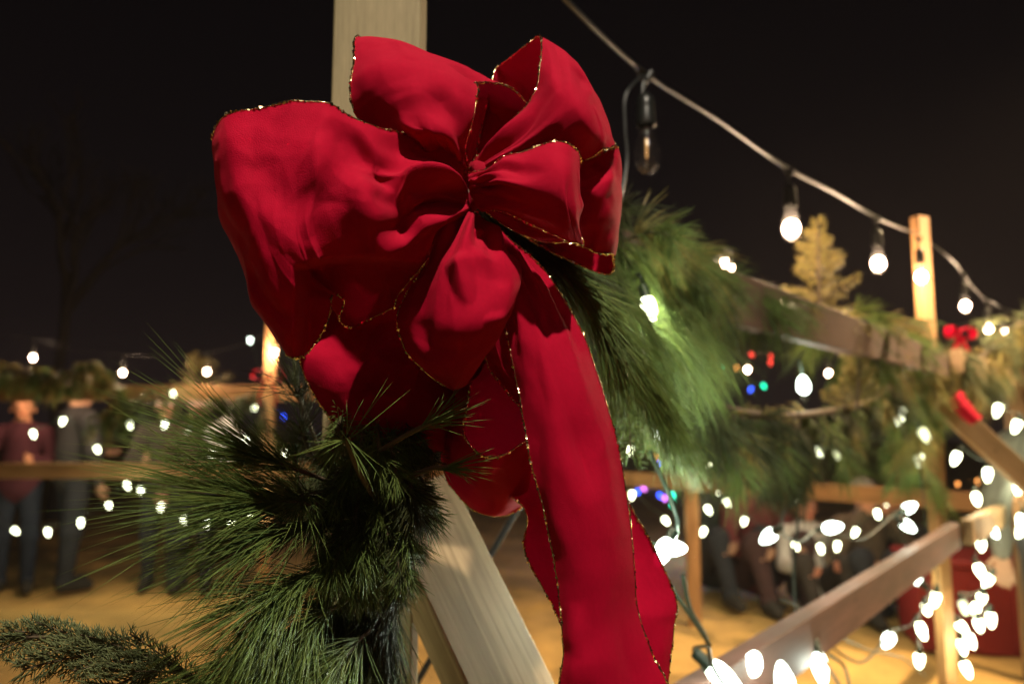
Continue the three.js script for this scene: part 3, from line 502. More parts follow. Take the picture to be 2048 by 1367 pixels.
function festoonBulb(s, top, lit, power = 1) {
  const base = top.clone().add(V(0, -0.088, 0));
  mesh('drop_cord', tube([top, top.clone().lerp(base, 0.5).add(V(-0.006, 0, 0.004)), base.clone().add(V(0, 0.05, 0))], 0.0035, 10, 8), M.black, s);
  place(mesh('socket', s14socket, M.black, s), base, V(0, -1, 0));
  mesh('cable_clip', tube([top.clone().add(V(-0.012, 0.006, 0.005)), top.clone().add(V(0, -0.014, 0)), top.clone().add(V(0.012, 0.004, -0.004))], 0.0058, 10, 8), M.black, s);
  if (lit) { const b = place(mesh('bulb', s14, M.glass, s), base, V(0, -1, 0)); mesh('filament', glareCore14, GLOW.warm, b); light(LCOL.warm, power, base.clone().add(V(0, -0.055, 0)), s, 1); }
  else { const b = place(mesh('bulb', s14, M.glass, s), base, V(0, -1, 0)); mesh('filament', new THREE.CylinderGeometry(0.0021, 0.0021, 0.034, 8).translate(0, -0.046, 0), std(lin(0.80, 0.46, 0.16), 0.5), b); mesh('stem', lathe([[0.0001, -0.02], [0.003, -0.018], [0.004, -0.006], [0.009, 0]], 10), M.glass, b); }
}
function festoon(label, tops, cablePts, lits, power, thick = 0.0042) {
  const s = thing('festoon_string', label, 'string lights', 'festoon strings'); mesh('cable', tube(cablePts, thick, 160, 8), M.black, s);
  tops.forEach((t, i) => festoonBulb(s, t, lits[i], Array.isArray(power) ? power[i] : power)); return s;
}
{
  const T = PV([[1290, 146, 1.25], [1578, 338, 1.75], [1752, 434, 2.25], [1838, 476, 2.70]]);
  const s = festoon('black festoon cable from upper left to the right post with round lamps, nearest unlit', T, [P(960, -190, 0.85), P(1130, -2, 1.0), T[0], P(1430, 236, 1.47), T[1], P(1668, 385, 1.98), T[2], P(1800, 455, 2.5), hgt(R0, 2.13)], [0, 1, 1, 1], [0, 1.5, 1.5, 1.5]);
  mesh('drop_cord', tube(PV([[1284, 150, 1.24], [1252, 190, 1.22], [1250, 250, 1.21], [1254, 320, 1.2], [1240, 400, 1.18], [1230, 440, 1.17]]), 0.0028, 40, 8), M.black, s);
}
{
  const T = PV([[1927, 548, 3.3], [1974, 600, 3.75], [2006, 615, 4.1]]);
  festoon('festoon cable with lamps running on beyond the right post', T, [hgt(R0, 2.12), P(1900, 515, 3.0), T[0], P(1950, 578, 3.5), T[1], P(1990, 605, 3.9), T[2], P(2070, 640, 4.3)], [1, 1, 1], 1.2);
  const U = PV([[1494, 703, 5.9], [1656, 709, 5.7]]); festoon('two distant festoon lamps seen under the right beam', U, [hgt(K0, 2.0), U[0], P(1580, 712, 5.8), U[1], hgt(C0, 2.0)], [1, 1], 1.2);
  const W = PV([[68, 678, 5.7], [247, 708, 5.7], [415, 705, 5.6], [550, 666, 5.55]]); festoon('festoon lamps strung along above the far left fence', W, [P(-120, 660, 5.8), W[0], P(155, 700, 5.7), W[1], P(335, 712, 5.65), W[2], P(480, 690, 5.6), W[3], hgt(K0, 2.05)], [1, 1, 1, 1], 1.5, 0.0022);
}
{
  const T = [-1.7, -0.85, 0, 0.9, 1.8].map((x, i) => V(x, 2.5 - 0.06 * (i % 2), 0.75 + 0.1 * i));  // unseen lamps out of view, placed to soften shadows on bow and pine
  festoon('unseen festoon lamps strung across behind the photographer, placed to soften the shadows', T, [V(-2.6, 2.7, 0.7), ...T, V(2.7, 2.7, 1.2)], [1, 1, 1, 1, 1], 0.13);
}
const GL = 'white light strings on the fences';
c9string('string of white bulbs zigzagging across the upper gap of the far left fence', GL, [[66, 868, 5.5], [125, 842, 5.5], [194, 898, 5.5], [259, 849, 5.5], [329, 849, 5.5], [345, 787, 5.5], [375, 860, 5.5, 'dim', 0.3], [425, 906, 5.5], [490, 879, 5.5], [508, 814, 5.5], [570, 906, 5.5]], { tail0: [-60, 860, 5.5] });
c9string('string of white bulbs sagging below the mid rail of the far left fence', GL, [[-20, 1040, 5.4], [30, 1061, 5.4], [95, 1064, 5.4], [161, 1045, 5.4], [217, 1010, 5.4], [254, 971, 5.4], [281, 980, 5.4], [321, 1014, 5.4], [367, 1038, 5.4], [413, 1046, 5.4], [462, 1042, 5.4], [500, 1027, 5.4], [550, 1002, 5.4]], { sag: 0.004 });
c9string('string of white bulbs draped on the far fence between bow tail and seated people', GL, [[1260, 900, 5.1], [1264, 990, 5.1], [1332, 1041, 5.1], [1407, 1063, 5], [1417, 1019, 5], [1437, 979, 5], [1455, 1004, 5], [1489, 1042, 5], [1592, 1091, 4.7], [1642, 1097, 4.6], [1675, 1092, 4.6], [1711, 1064, 4.6], [1756, 1028, 4.5], [1773, 1003, 4.5]], { sag: 0.004 });
c9string('few white bulbs tangled under the dark right swag', GL, [[1421, 939, 2.2, 'cool'], [1482, 923, 2.3], [1592, 996, 2.4, 'cool', 0.5], [1641, 909, 2.5], [1677, 915, 2.5, 'dim']], { size: 0.62, tail0: [1400, 850, 1.4] });
c9string('string of big white bulbs hanging inside the pen in front of the right rail', GL, [[1607, 768, 1.75, 'white'], [1537, 1073, 1.8, 'white'], [1667, 1054, 1.9, 'white'], [1820, 1014, 2.3, 'white'], [1817, 1052, 2.25, 'white'], [1828, 1153, 2.3, 'white', 1.5], [1776, 1281, 1.95, 'white'], [1641, 1336, 1.4, 'white']], { side: true, tail0: [1600, 720, 1.75], tail1: [1710, 1420, 1.3] });
c9string('blazing pair of white bulbs beside the edge of the bow tail', GL, [[1318, 1120, 0.76, 'white', 3, [-0.5, -0.6, 0.6]], [1362, 1096, 0.80, 'white', 5, [0.55, 0.1, 0.85]]], { size: 0.62, tail0: [1300, 900, 0.8], tail1: [1420, 1290, 0.95] });
c9string('cluster of white bulbs lying at the lower rail near the bottom of the photo', GL, [[1450, 1356, 1.05, 'white', 1.6], [1506, 1325, 1.18, 'white', 2], [1569, 1358, 1.15, 'white', 1.4]], { side: true, tail0: [1420, 1290, 0.95], tail1: [1610, 1500, 1.2] });
c9string('white bulbs wound down the near side of the right post', GL, [[1839, 920, 2.6], [1871, 1198, 2.62], [1854, 1217, 2.6], [1844, 1261, 2.55], [1839, 1320, 2.5]], {});
c9string('dense bunch of white bulbs hanging right of the right post', GL, [[1912, 916, 3], [1976, 949, 3], [1954, 998, 3], [1988, 1062, 3, 'white'], [1963, 1090, 2.9], [1961, 1142, 2.8], [1976, 1161, 2.8], [1963, 1198, 2.8], [1929, 1215, 2.75, 'dim'], [1952, 1220, 2.75], [1983, 1239, 2.75], [1959, 1249, 2.7], [1926, 1256, 2.7], [1942, 1281, 2.7], [1926, 1293, 2.65], [1934, 1338, 2.6]], { sag: 0.006 });
c9string('white bulbs along the brace at the right edge of the photo', GL, [[1996, 820, 3], [2033, 852, 3], [2036, 977, 3.2], [2042, 1041, 3], [2042, 1061, 2.95]], {});
c9string('bulbs tucked inside the bright green pine bough on the beam', GL, [[1251, 550, 0.95, 'dim', 0.3], [1304, 640, 0.82, 'cool', 7], [1253, 744, 0.9, 'warm', 0.25], [1313, 841, 0.95, 'warm', 0.2], [1315, 876, 1.0, 'white', 0.5]], { size: 0.6, sag: 0.03 });
c9string('small bright bulb cluster perched on the beam right of the pine', GL, [[1449, 535, 1.6, 'warm'], [1460, 550, 1.6, 'warm'], [1446, 560, 1.58, 'warm'], [1452, 570, 1.58, 'warm']], { size: 0.45, power: 0.5, sag: 0 });
c9string('glowing bulb buried in the evergreen clump on the right post', GL, [[1801, 832, 2.42, 'cool', 2.2], [1850, 870, 2.5, 'dim', 0.2]], {});
c9string('hidden bulb glowing in the pine at the foot of the near post', GL, [[650, 1395, 0.56, 'cool', 1.2], [550, 1450, 0.55, 'cool', 0.5]], { size: 0.7 });
const GC = 'multicoloured light strings far behind the pen';
const far = (l, d) => l.map(([x, y, c]) => [x, y, d, c, 1.5]);
c9string('coloured bulbs far behind, just under the right beam', GC, far([[1396, 671, 'blue'], [1422, 685, 'green'], [1418, 718, 'blue'], [1443, 731, 'green'], [1474, 735, 'orange'], [1504, 709, 'red'], [1542, 711, 'red'], [1541, 725, 'red'], [1528, 772, 'green'], [1502, 778, 'blue']], 7.5), { sag: 0.005 });
c9string('coloured bulbs far behind, above the far rail', GC, far([[1312, 915, 'orange'], [1317, 928, 'blue'], [1354, 898, 'red'], [1414, 900, 'blue'], [1426, 887, 'green'], [1454, 899, 'blue'], [1586, 944, 'blue'], [1597, 935, 'green'], [1634, 935, 'yellow']], 7.4), { sag: 0.005 });
c9string('blue, pink and teal bulbs far behind, below the far rail', GC, far([[1271, 968, 'pink'], [1287, 958, 'white'], [1288, 977, 'pink'], [1276, 983, 'blue'], [1320, 991, 'blue'], [1330, 996, 'pink'], [1346, 990, 'green'], [1345, 1008, 'green'], [1459, 976, 'blue'], [1470, 973, 'blue']], 7.3), { sag: 0.005, power: 3 });
c9string('lone blue and pale bulbs far behind the left post', GC, [[567, 834, 8, 'blue'], [500, 680, 6, 'white'], [1916, 967, 7, 'orange', 0.5], [1956, 963, 7, 'orange']].slice(0, 2), { sag: 0.02 });
c9string('orange bulbs far behind the bunch of white ones', GC, [[1916, 967, 7, 'orange', 0.5], [1956, 963, 7, 'orange']], { sag: 0.02 });

// two lamps outside the frame: a work lamp above the photographer (the light on the bow) and a hooded yard lamp at right (the light on the sand)
function unseenPoleLamp(label, pos, aim, foot, power, color, cone) {
  const s = thing('unseen_flood_lamp', label, 'lamp', 'unseen flood lamps on poles'), dir = aim.clone().sub(pos).normalize(), back = pos.clone().addScaledVector(dir, -0.2);
  mesh('pole', new THREE.CylinderGeometry(0.03, 0.045, back.y + 0.1, 16).translate(foot.x, (back.y + 0.1) / 2, foot.z), M.steel, s);
  mesh('arm', tube([V(foot.x, back.y + 0.06, foot.z), V(foot.x, back.y + 0.06, foot.z).lerp(back, 0.5).add(V(0, 0.06, 0)), back], 0.016, 16, 8), M.steel, s);
  place(mesh('housing', lathe([[0.0001, 0.16], [0.05, 0.155], [0.075, 0.12], [0.11, 0.04], [0.12, 0.03], [0.118, 0.028], [0.105, 0.036], [0.07, 0.11], [0.0001, 0.125]], 24), M.black, s), pos.clone().addScaledVector(dir, -0.05), dir);
  mesh('lamp_bulb', new THREE.SphereGeometry(0.035, 16, 12).translate(pos.x, pos.y, pos.z), glow(color.r, color.g, color.b, 20), s);
  const l = new THREE.SpotLight(color, power, 0, cone, 0.5, 2); l.position.copy(pos); l.target.position.copy(aim); l.castShadow = true; l.shadow.radius = 1.6; s.add(l, l.target);
}
unseenPoleLamp('unseen work lamp on a pole arm above the photographer, placed to light the bow', KEY, P(930, 640, 0.5), V(1.5, 0, 1.6), KEY_POWER, lin(1, 0.88, 0.70), 0.44);
unseenPoleLamp('unseen yard lamp on a pole right of the pen, placed to light the sand', YARD, V(1.0, 0, -3.0), V(4.1, 0, -2.5), YARD_POWER, lin(1, 0.70, 0.38), 0.63);

// ------------------------------------------------------------------ people
function sdfMesh(bones, cell, k, colorOf) {                 // bones: [ax,ay,az,ra, bx,by,bz,rb, tag]
  const lo = V(9, 9, 9), hi = V(-9, -9, -9);
  for (const b of bones) { const r = Math.max(b[3], b[7]) + 0.035; lo.min(V(b[0] - r, b[1] - r, b[2] - r)).min(V(b[4] - r, b[5] - r, b[6] - r)); hi.max(V(b[0] + r, b[1] + r, b[2] + r)).max(V(b[4] + r, b[5] + r, b[6] + r)); }
  const n = cell, mc = new MarchingCubes(n, M.black, false, false, 60000), S = hi.clone().sub(lo), half = n / 2, dist = (b, x, y, z) => {
    const ux = b[4] - b[0], uy = b[5] - b[1], uz = b[6] - b[2], q = ux * ux + uy * uy + uz * uz, t = q > 0 ? clamp(((x - b[0]) * ux + (y - b[1]) * uy + (z - b[2]) * uz) / q) : 0;
    return Math.hypot(x - b[0] - ux * t, y - b[1] - uy * t, z - b[2] - uz * t) - mix(b[3], b[7], t);
  };
  for (let c = 0; c < n; c++) for (let b = 0; b < n; b++) for (let a = 0; a < n; a++) {
    const x = lo.x + S.x * a / n, y = lo.y + S.y * b / n, z = lo.z + S.z * c / n; let d = 1e3;
    for (const q of bones) { const e = dist(q, x, y, z), h = clamp(0.5 + 0.5 * (d - e) / k); d = mix(d, e, h) - k * h * (1 - h); }
    mc.field[a + b * n + c * n * n] = -d;
  }
  mc.isolation = 0; mc.update();
  const cnt = mc.count, pos = mc.positionArray.slice(0, cnt * 3), col = new Float32Array(cnt * 3);
  for (let i = 0; i < cnt; i++) {
    const x = pos[i * 3] = lo.x + S.x * (pos[i * 3] * half + half) / n, y = pos[i * 3 + 1] = lo.y + S.y * (pos[i * 3 + 1] * half + half) / n, z = pos[i * 3 + 2] = lo.z + S.z * (pos[i * 3 + 2] * half + half) / n; let best = 1e3, tag;
    for (const q of bones) { const e = dist(q, x, y, z); if (e < best) { best = e; tag = q[8]; } } const c = colorOf(tag, x, y, z); col.set(c, i * 3);
  }
  let g = new THREE.BufferGeometry(); g.setAttribute('position', new THREE.BufferAttribute(pos, 3)); g.setAttribute('color', new THREE.BufferAttribute(col, 3)); g = mergeVertices(g, 1e-4); g.computeVertexNormals(); return g;
}
const cloth = std(0xffffff, 0.88, { vertexColors: true }), hairMat = {};
const SKIN = [0.46, 0.25, 0.16];
function handBones(w, el, sd) {                              // palm, four fingers and a thumb beyond the wrist
  const d = w.clone().sub(el).normalize(), s = d.clone().cross(V(0.1, 0.2, 1)).normalize(), f = s.clone().cross(d), o = [], q = (a, b, c) => w.clone().addScaledVector(d, a).addScaledVector(s, b).addScaledVector(f, c);
  const add = (a, ra, b, rb) => o.push([a.x, a.y, a.z, ra, b.x, b.y, b.z, rb, 'skin']);
  for (const b of [-0.025, -0.008, 0.008, 0.025]) add(q(0, b * 0.6, 0), 0.016, q(0.085, b, 0), 0.014);
  [[-0.030, 0.055], [-0.010, 0.075], [0.011, 0.070], [0.031, 0.060]].forEach(([b, l]) => { add(q(0.085, b, 0), 0.0095, q(0.085 + l * 0.55, b * 1.1, 0.012), 0.009); add(q(0.085 + l * 0.55, b * 1.1, 0.012), 0.009, q(0.085 + l, b * 1.1, 0.034), 0.008); });
  add(q(0.02, -0.025 * sd, 0), 0.014, q(0.055, -0.055 * sd, 0.02), 0.011); add(q(0.055, -0.055 * sd, 0.02), 0.011, q(0.085, -0.058 * sd, 0.035), 0.009); return o;
}
function person(o) {
  const t = thing('person', o.label, 'person', o.group), S = o.size ?? 1, seat = o.seated ? 0.78 : 0, lean = o.lean ?? 0;
  const hip = 0.94 - seat, bones = [], B = (a, ra, b, rb, tag) => bones.push([...a, ra, ...b, rb, tag]), bz = (y) => (y - hip) * lean;
  B([0, hip, 0], 0.150, [0, hip + 0.22, bz(hip + 0.22)], 0.135, 'top'); B([0, hip + 0.22, bz(hip + 0.22)], 0.14, [0, hip + 0.44, bz(hip + 0.44)], 0.145, 'top');
  B([-0.15, hip + 0.47, bz(hip + 0.47)], 0.075, [0.15, hip + 0.47, bz(hip + 0.47)], 0.075, 'top'); B([0, hip + 0.5, bz(hip + 0.5)], 0.062, [0, hip + 0.60, bz(hip + 0.6) + 0.01], 0.055, o.scarf ? 'scarf' : 'skin');
  B([-0.06, hip + 0.02, 0.0], 0.12, [0.06, hip + 0.02, 0.0], 0.12, 'top');
  for (const s of [-1, 1]) {
    if (o.seated) { B([s * 0.1, hip, 0.02], 0.10, [s * 0.17, hip + 0.28, 0.38], 0.075, 'leg'); B([s * 0.17, hip + 0.28, 0.38], 0.07, [s * 0.14, 0.09, 0.50], 0.05, 'leg'); B([s * 0.14, 0.055, 0.46], 0.048, [s * 0.15, 0.045, 0.64], 0.04, 'shoe'); }
    else { const st = (o.stride ?? 0.05) * s; B([s * 0.09, hip, 0], 0.10, [s * 0.11, 0.49, st], 0.072, 'leg'); B([s * 0.11, 0.49, st], 0.072, [s * 0.11, 0.1, st - 0.03], 0.055, 'leg'); B([s * 0.11, 0.055, st - 0.05], 0.05, [s * 0.13, 0.045, st + 0.15], 0.042, 'shoe'); }
  }
  const hands = [];
  [-1, 1].forEach((s, i) => { const sh = V(s * 0.19, hip + 0.46, bz(hip + 0.46)), [e, w] = o.arms[i], el = V(s * e[0], hip + e[1], e[2]), wr = V(s * w[0], hip + w[1], w[2]); B(sh.toArray(), 0.072, el.toArray(), 0.056, 'top'); B(el.toArray(), 0.056, wr.toArray(), 0.04, 'top'); hands.push(handBones(wr, el, s)); });
  const C = { top: o.top, leg: o.leg ?? [0.02, 0.022, 0.03], shoe: [0.03, 0.025, 0.02], skin: o.skin ?? SKIN, scarf: o.scarf };
  const parts = [sdfMesh(bones, 64, 0.05, (tag, x, y) => (C[tag]).map((v) => v * (0.92 + 0.16 * noise(x * 20, y * 20, 3))))];
  for (const h of hands) parts.push(sdfMesh(h, 34, 0.012, () => C.skin));
  // head, facing +z, turned by o.look
  const hy = hip + 0.70, hb = [], H = (a, ra, b, rb, tag) => hb.push([...a, ra, ...b, rb, tag]);
  H([0, 0.035, -0.02], 0.088, [0, 0.02, 0.0], 0.085, 'skin'); H([0, -0.02, 0.035], 0.062, [0, -0.075, 0.05], 0.042, 'skin'); H([0, -0.05, -0.02], 0.06, [0, -0.12, -0.03], 0.055, 'skin');
  H([0, 0.01, 0.09], 0.010, [0, -0.028, 0.108], 0.014, 'skin'); H([-0.022, -0.062, 0.088], 0.008, [0.022, -0.062, 0.088], 0.008, 'lip'); H([-0.04, 0.028, 0.076], 0.012, [0.04, 0.028, 0.076], 0.012, 'skin');
  for (const s of [-1, 1]) { H([s * 0.032, 0.008, 0.078], 0.010, [s * 0.034, 0.008, 0.078], 0.010, 'eye'); H([s * 0.088, 0.0, -0.01], 0.012, [s * 0.09, -0.03, -0.005], 0.014, 'skin'); }
  const skin = C.skin, hg = sdfMesh(hb, 52, 0.016, (tag) => (tag === 'eye' ? [0.05, 0.035, 0.03] : tag === 'lip' ? [skin[0] * 0.85, skin[1] * 0.55, skin[2] * 0.55] : skin));
  const turn = new THREE.Matrix4().makeRotationY(o.look ?? 0).premultiply(new THREE.Matrix4().makeRotationX(o.nod ?? 0)).setPosition(0, hy, bz(hy) + 0.015); hg.applyMatrix4(turn); parts.push(hg);
  for (const g of parts) for (const k of Object.keys(g.attributes)) if (!['position', 'normal', 'color'].includes(k)) g.deleteAttribute(k);
  mesh('body', mergeGeometries(parts), cloth, t);
  const hat = o.hat, cap = hat ? lathe([[0.0001, 0.135], [0.03, 0.132], [0.065, 0.112], [0.092, 0.075], [0.101, 0.03], [0.106, 0.012], [0.106, -0.004], [0.098, -0.006]], 22) : lathe([[0.0001, 0.132], [0.04, 0.127], [0.075, 0.105], [0.096, 0.065], [0.101, 0.02], [0.097, -0.03], [0.09, -0.06]], 22);
  { const p = cap.attributes.position; for (let i = 0; i < p.count; i++) { const z = p.getZ(i), y = p.getY(i); p.setXYZ(i, p.getX(i) * (1 + 0.04 * noise(p.getX(i) * 30, y * 30, z * 30)), !hat && z > 0.02 ? Math.max(y, 0.045 + 0.1 * (z - 0.02)) : y, z * 1.08 - 0.012); } cap.computeVertexNormals(); cap.applyMatrix4(turn); }
  mesh(hat ? 'hat' : 'hair', cap, std(lin(...(hat ?? o.hair ?? [0.03, 0.02, 0.013])), 0.9), t);
  t.position.set(o.x, 0, o.z); t.rotation.y = o.turn; t.scale.setScalar(S); return t;
}
const gx = (px, d) => (px - 1024) / F * d;
const DOWN = [[0.27, 0.20, 0.0], [0.26, -0.05, 0.06]], RAISED = [[0.27, 0.30, 0.18], [0.10, 0.58, 0.24]], HOLD = [[0.26, 0.20, 0.08], [0.12, 0.24, 0.32]], RAILARM = [[0.27, 0.22, 0.10], [0.20, 0.18, 0.34]], KNEE = [[0.26, 0.22, 0.14], [0.15, 0.22, 0.38]];
const GP = 'onlookers beyond the fences';
person({ label: 'person in a red jacket and blue jeans at the left edge, leaning on the rail', group: GP, x: gx(52, 6.15), z: -6.15, turn: 0.5, top: [0.06, 0.007, 0.016], leg: [0.014, 0.02, 0.038], arms: [RAILARM, HOLD], lean: 0.12, size: 0.92, skin: [0.55, 0.24, 0.13] });
person({ label: 'person in a dark grey coat standing behind the left garland loop', group: GP, x: gx(160, 6.2), z: -6.2, turn: 2.6, top: [0.03, 0.028, 0.03], arms: [DOWN, RAILARM], hat: [0.10, 0.075, 0.05] });
person({ label: 'person with pale face and dark coat, left of the paper sheet', group: GP, x: gx(338, 6.2), z: -6.2, turn: 0.3, top: [0.03, 0.024, 0.02], arms: [HOLD, DOWN], size: 0.93, hat: [0.25, 0.2, 0.18] });
person({ label: 'person in a brown coat holding a white paper sheet at the left fence', group: GP, x: gx(402, 6.15), z: -6.15, turn: 0.25, top: [0.05, 0.03, 0.02], arms: [DOWN, [[0.26, 0.25, 0.1], [0.20, 0.30, 0.34]]], size: 0.93, hat: [0.30, 0.22, 0.2] });
person({ label: 'seated person in a maroon coat left of the child in white', group: GP, x: gx(1500, 6.0), z: -6.0, turn: 0.1, seated: true, top: [0.15, 0.03, 0.03], leg: [0.05, 0.02, 0.02], arms: [KNEE, KNEE], size: 1.1 });
person({ label: 'seated person in dark clothes near the far corner post', group: GP, x: gx(1420, 6.2), z: -6.2, turn: 0.2, seated: true, top: [0.03, 0.035, 0.032], arms: [KNEE, KNEE], size: 1.12, hat: [0.16, 0.05, 0.05] });
person({ label: 'seated child in a white top with a reddish face', group: GP, x: gx(1600, 5.7), z: -5.7, turn: 0.0, seated: true, top: [0.62, 0.58, 0.55], leg: [0.04, 0.03, 0.025], arms: [KNEE, HOLD], size: 0.86, skin: [0.55, 0.22, 0.14], scarf: [0.10, 0.07, 0.05] });
person({ label: 'seated person in a grey knit hat with hands raised to the face', group: GP, x: gx(1716, 5.6), z: -5.6, turn: -0.1, seated: true, top: [0.12, 0.085, 0.055], arms: [RAISED, RAISED], hat: [0.22, 0.21, 0.18], size: 0.98, skin: [0.55, 0.26, 0.15], scarf: [0.30, 0.20, 0.12] });
person({ label: 'seated person in black turned sideways right of the grey hat', group: GP, x: gx(1778, 5.7), z: -5.7, turn: -1.0, seated: true, top: [0.02, 0.02, 0.022], arms: [RAISED, KNEE], size: 0.9, skin: [0.52, 0.24, 0.13] });
person({ label: 'person in a grey jacket cut off by the right edge of the photo', group: GP, x: gx(2110, 3.2), z: -3.2, turn: -0.6, top: [0.17, 0.165, 0.14], leg: [0.05, 0.05, 0.055], arms: [DOWN, [[0.30, 0.2, 0.06], [0.26, -0.04, 0.12]]], size: 0.92 });
{ // sheet of paper held up
  const t = thing('paper_sheet', 'white paper sheet held up behind the left fence', 'paper'), g = new THREE.PlaneGeometry(0.25, 0.33, 10, 12), p = g.attributes.position; for (let i = 0; i < p.count; i++) p.setZ(i, 0.03 * Math.sin(p.getX(i) * 9) + 0.02 * p.getY(i)); g.computeVertexNormals();
  const m = mesh('sheet', g, std(lin(0.74, 0.70, 0.70), 0.8), t); m.rotation.z = 0.55; t.position.copy(P(452, 880, 5.75)); t.rotation.y = 0.3;
}

// ------------------------------------------------------------------ other things
function smallBow(label, pos, s, turn) {
  const t = thing('small_bow', label, 'bow', 'small red bows on the fence posts'), mk = (pts, w) => { const c = new THREE.CatmullRomCurve3(pts), n = 26, pos = [], idx = []; for (let i = 0; i <= n; i++) { const q = c.getPoint(i / n), k = w * (0.35 + 0.65 * Math.sin(Math.PI * clamp(i / n, 0.08, 0.92))); for (const e of [-1, -0.33, 0.33, 1]) pos.push(q.x, q.y + 0.2 * k * Math.cos(e * 4), q.z + e * k); } for (let i = 0; i < n; i++) for (let j = 0; j < 3; j++) { const a = i * 4 + j; idx.push(a, a + 4, a + 1, a + 1, a + 4, a + 5); } const g = new THREE.BufferGeometry(); g.setAttribute('position', new THREE.Float32BufferAttribute(pos, 3)); g.setAttribute('uv', new THREE.Float32BufferAttribute(pos.flatMap((v, i) => (i % 3 === 2 ? [] : [v])), 2)); g.setIndex(idx); g.computeVertexNormals(); return g; };
  for (const q of [-1, 1]) { mesh('loop', mk([V(0, 0, 0), V(q * 0.05, 0.045, 0.01), V(q * 0.11, 0.05, 0.02), V(q * 0.13, 0.0, 0.03), V(q * 0.09, -0.035, 0.02), V(0, 0, 0.005)], 0.035), M.velvet, t); mesh('tail', mk([V(0, 0, 0.01), V(q * 0.04, -0.08, 0.02), V(q * 0.07, -0.17, 0.02), V(q * 0.06, -0.25, 0.03)], 0.03), M.velvet, t); }
  mesh('knot', new THREE.TorusGeometry(0.016, 0.010, 8, 16).rotateY(1.57), M.velvet, t); t.position.copy(pos); t.scale.setScalar(s); t.rotation.y = turn; return t;
}
smallBow('small red bow on the far left post above the rail', P(538, 752, 5.35), 0.9, 0);
smallBow('small red bow glowing beside the lamp beyond the right post', P(1915, 668, 2.9), 0.55, 0.4);
{
  const t = thing('ribbon_tail', 'short red ribbon end lying on the brace of the right post', 'ribbon'), pts = [[1908, 792, 2.66], [1922, 815, 2.65], [1940, 832, 2.66], [1952, 845, 2.65]], g = []; void pts;
  g.push(ribbonGeo([[[1898, 800, 2.66], [1910, 790, 2.62], [1922, 780, 2.66]], [[1912, 822, 2.65], [1924, 812, 2.60], [1938, 802, 2.65]], [[1930, 840, 2.66], [1940, 830, 2.61], [1952, 822, 2.66]], [[1945, 850, 2.66], [1955, 842, 2.62], [1966, 834, 2.66]]], { nu: 30, nv: 10, crumple: 0.6, pleat: 0 }).g);
  mesh('ribbon', g[0], M.velvet, t);
}
{ // red bin
  const t = thing('storage_bin', 'red plastic bin behind the right post at the end of the pen', 'bin'), red = std(lin(0.24, 0.012, 0.012), 0.55), w = 0.31, d = 0.24, h = 0.50;
  const wall = (name, sx, sz, x, z) => mesh(name, new RoundedBoxGeometry(sx, h, sz, 2, 0.008).translate(x, h / 2, z), red, t);
  wall('side_panel', 2 * w, 0.02, 0, d); wall('side_panel', 2 * w, 0.02, 0, -d); wall('end_panel', 0.02, 2 * d - 0.024, w - 0.01, 0); wall('end_panel', 0.02, 2 * d - 0.024, -w + 0.01, 0);
  mesh('lid', new RoundedBoxGeometry(2 * w + 0.05, 0.045, 2 * d + 0.06, 3, 0.015).translate(0, h + 0.024, 0), red, t);
  for (const x of [-0.22, 0, 0.22]) mesh('rib', new RoundedBoxGeometry(0.05, h - 0.12, 0.016, 2, 0.006).translate(x, h / 2 - 0.02, d + 0.019), red, t);
  t.position.set(gx(1895, 4.75), 0.01, -4.75); t.rotation.y = -0.25;
}
{ // black rod behind the brace
  const t = thing('cable_rod', 'straight black rod slanting behind the brace under the bow', 'rod'); mesh('rod', tube(PV([[1052, 990, 1.0], [1000, 1078, 1.0], [880, 1285, 1.0], [790, 1440, 1.0]]), 0.0048, 20, 10), M.black, t);
}
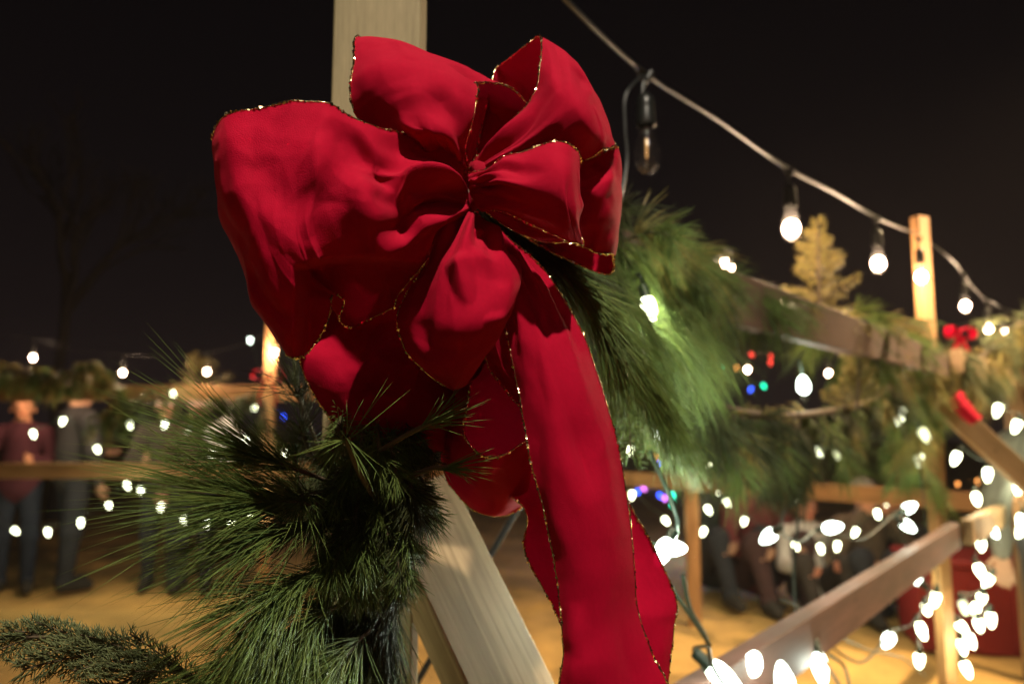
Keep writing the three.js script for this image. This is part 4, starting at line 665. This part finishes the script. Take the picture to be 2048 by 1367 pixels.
for (const [label, pts] of [
  ['thin dark cable curling up from the blazing bulbs to the lower rail', [[1366, 1150, 0.95], [1380, 1215, 0.97], [1412, 1275, 1.0], [1425, 1330, 1.02], [1470, 1400, 1.05]]],
  ['dark cable looping under the lower rail beside a single white bulb', [[1660, 1310, 1.42], [1690, 1335, 1.45], [1705, 1400, 1.4], [1720, 1460, 1.4]]],
  ['dark cable trailing from rail to the foot of the right post', [[1560, 1200, 1.5], [1600, 1215, 1.55], [1660, 1262, 1.8], [1740, 1300, 2.1], [1810, 1318, 2.4], [1850, 1350, 2.5]]],
  ['dark cable dropping past the lower rail below the swag', [[1590, 940, 1.6], [1596, 1040, 1.62], [1588, 1130, 1.6], [1592, 1230, 1.55], [1600, 1290, 1.5]]]]) {
  const t = thing('power_cable', label, 'cable', 'loose cables of the light strings'); mesh('cable', tube(PV(pts), 0.003, 60, 8), M.cable, t);
}
srand(900);
{ // bare tree far left
  const t = thing('bare_tree', 'bare leafless tree barely showing against the night sky at left', 'tree'), limbs = [], twigs = [];
  const grow = (p, d, len, r, lvl) => { const mid = p.clone().addScaledVector(d, len * 0.5).addScaledVector(unit(), len * 0.06), e = p.clone().addScaledVector(d, len).addScaledVector(unit(), len * 0.08); const g = tube([p, mid, e], r, 5, 5); (lvl < 2 ? limbs : twigs).push(g); if (lvl >= 5) return; const n = lvl < 1 ? 5 : 3; for (let i = 0; i < n; i++) grow(p.clone().lerp(e, rr(0.55, 1)), d.clone().addScaledVector(unit(), 0.55).add(V(0, 0.08, 0)).normalize(), len * rr(0.6, 0.8), r * 0.56, lvl + 1); };
  const base = V(gx(120, 10.5), -0.1, -10.5); mesh('trunk', tube([base, base.clone().add(V(0.05, 1, 0)), base.clone().add(V(0, 2.0, 0.1))], 0.10, 10, 10), M.bark, t); grow(base.clone().add(V(0, 1.9, 0.1)), V(0, 1, 0), 1.7, 0.075, 0);
  mesh('limbs', mergeGeometries(limbs), M.bark, t); const c = mesh('crown', mergeGeometries(twigs), M.bark, t); c.userData.kind = 'stuff';
}
renderer.render(scene, camera);
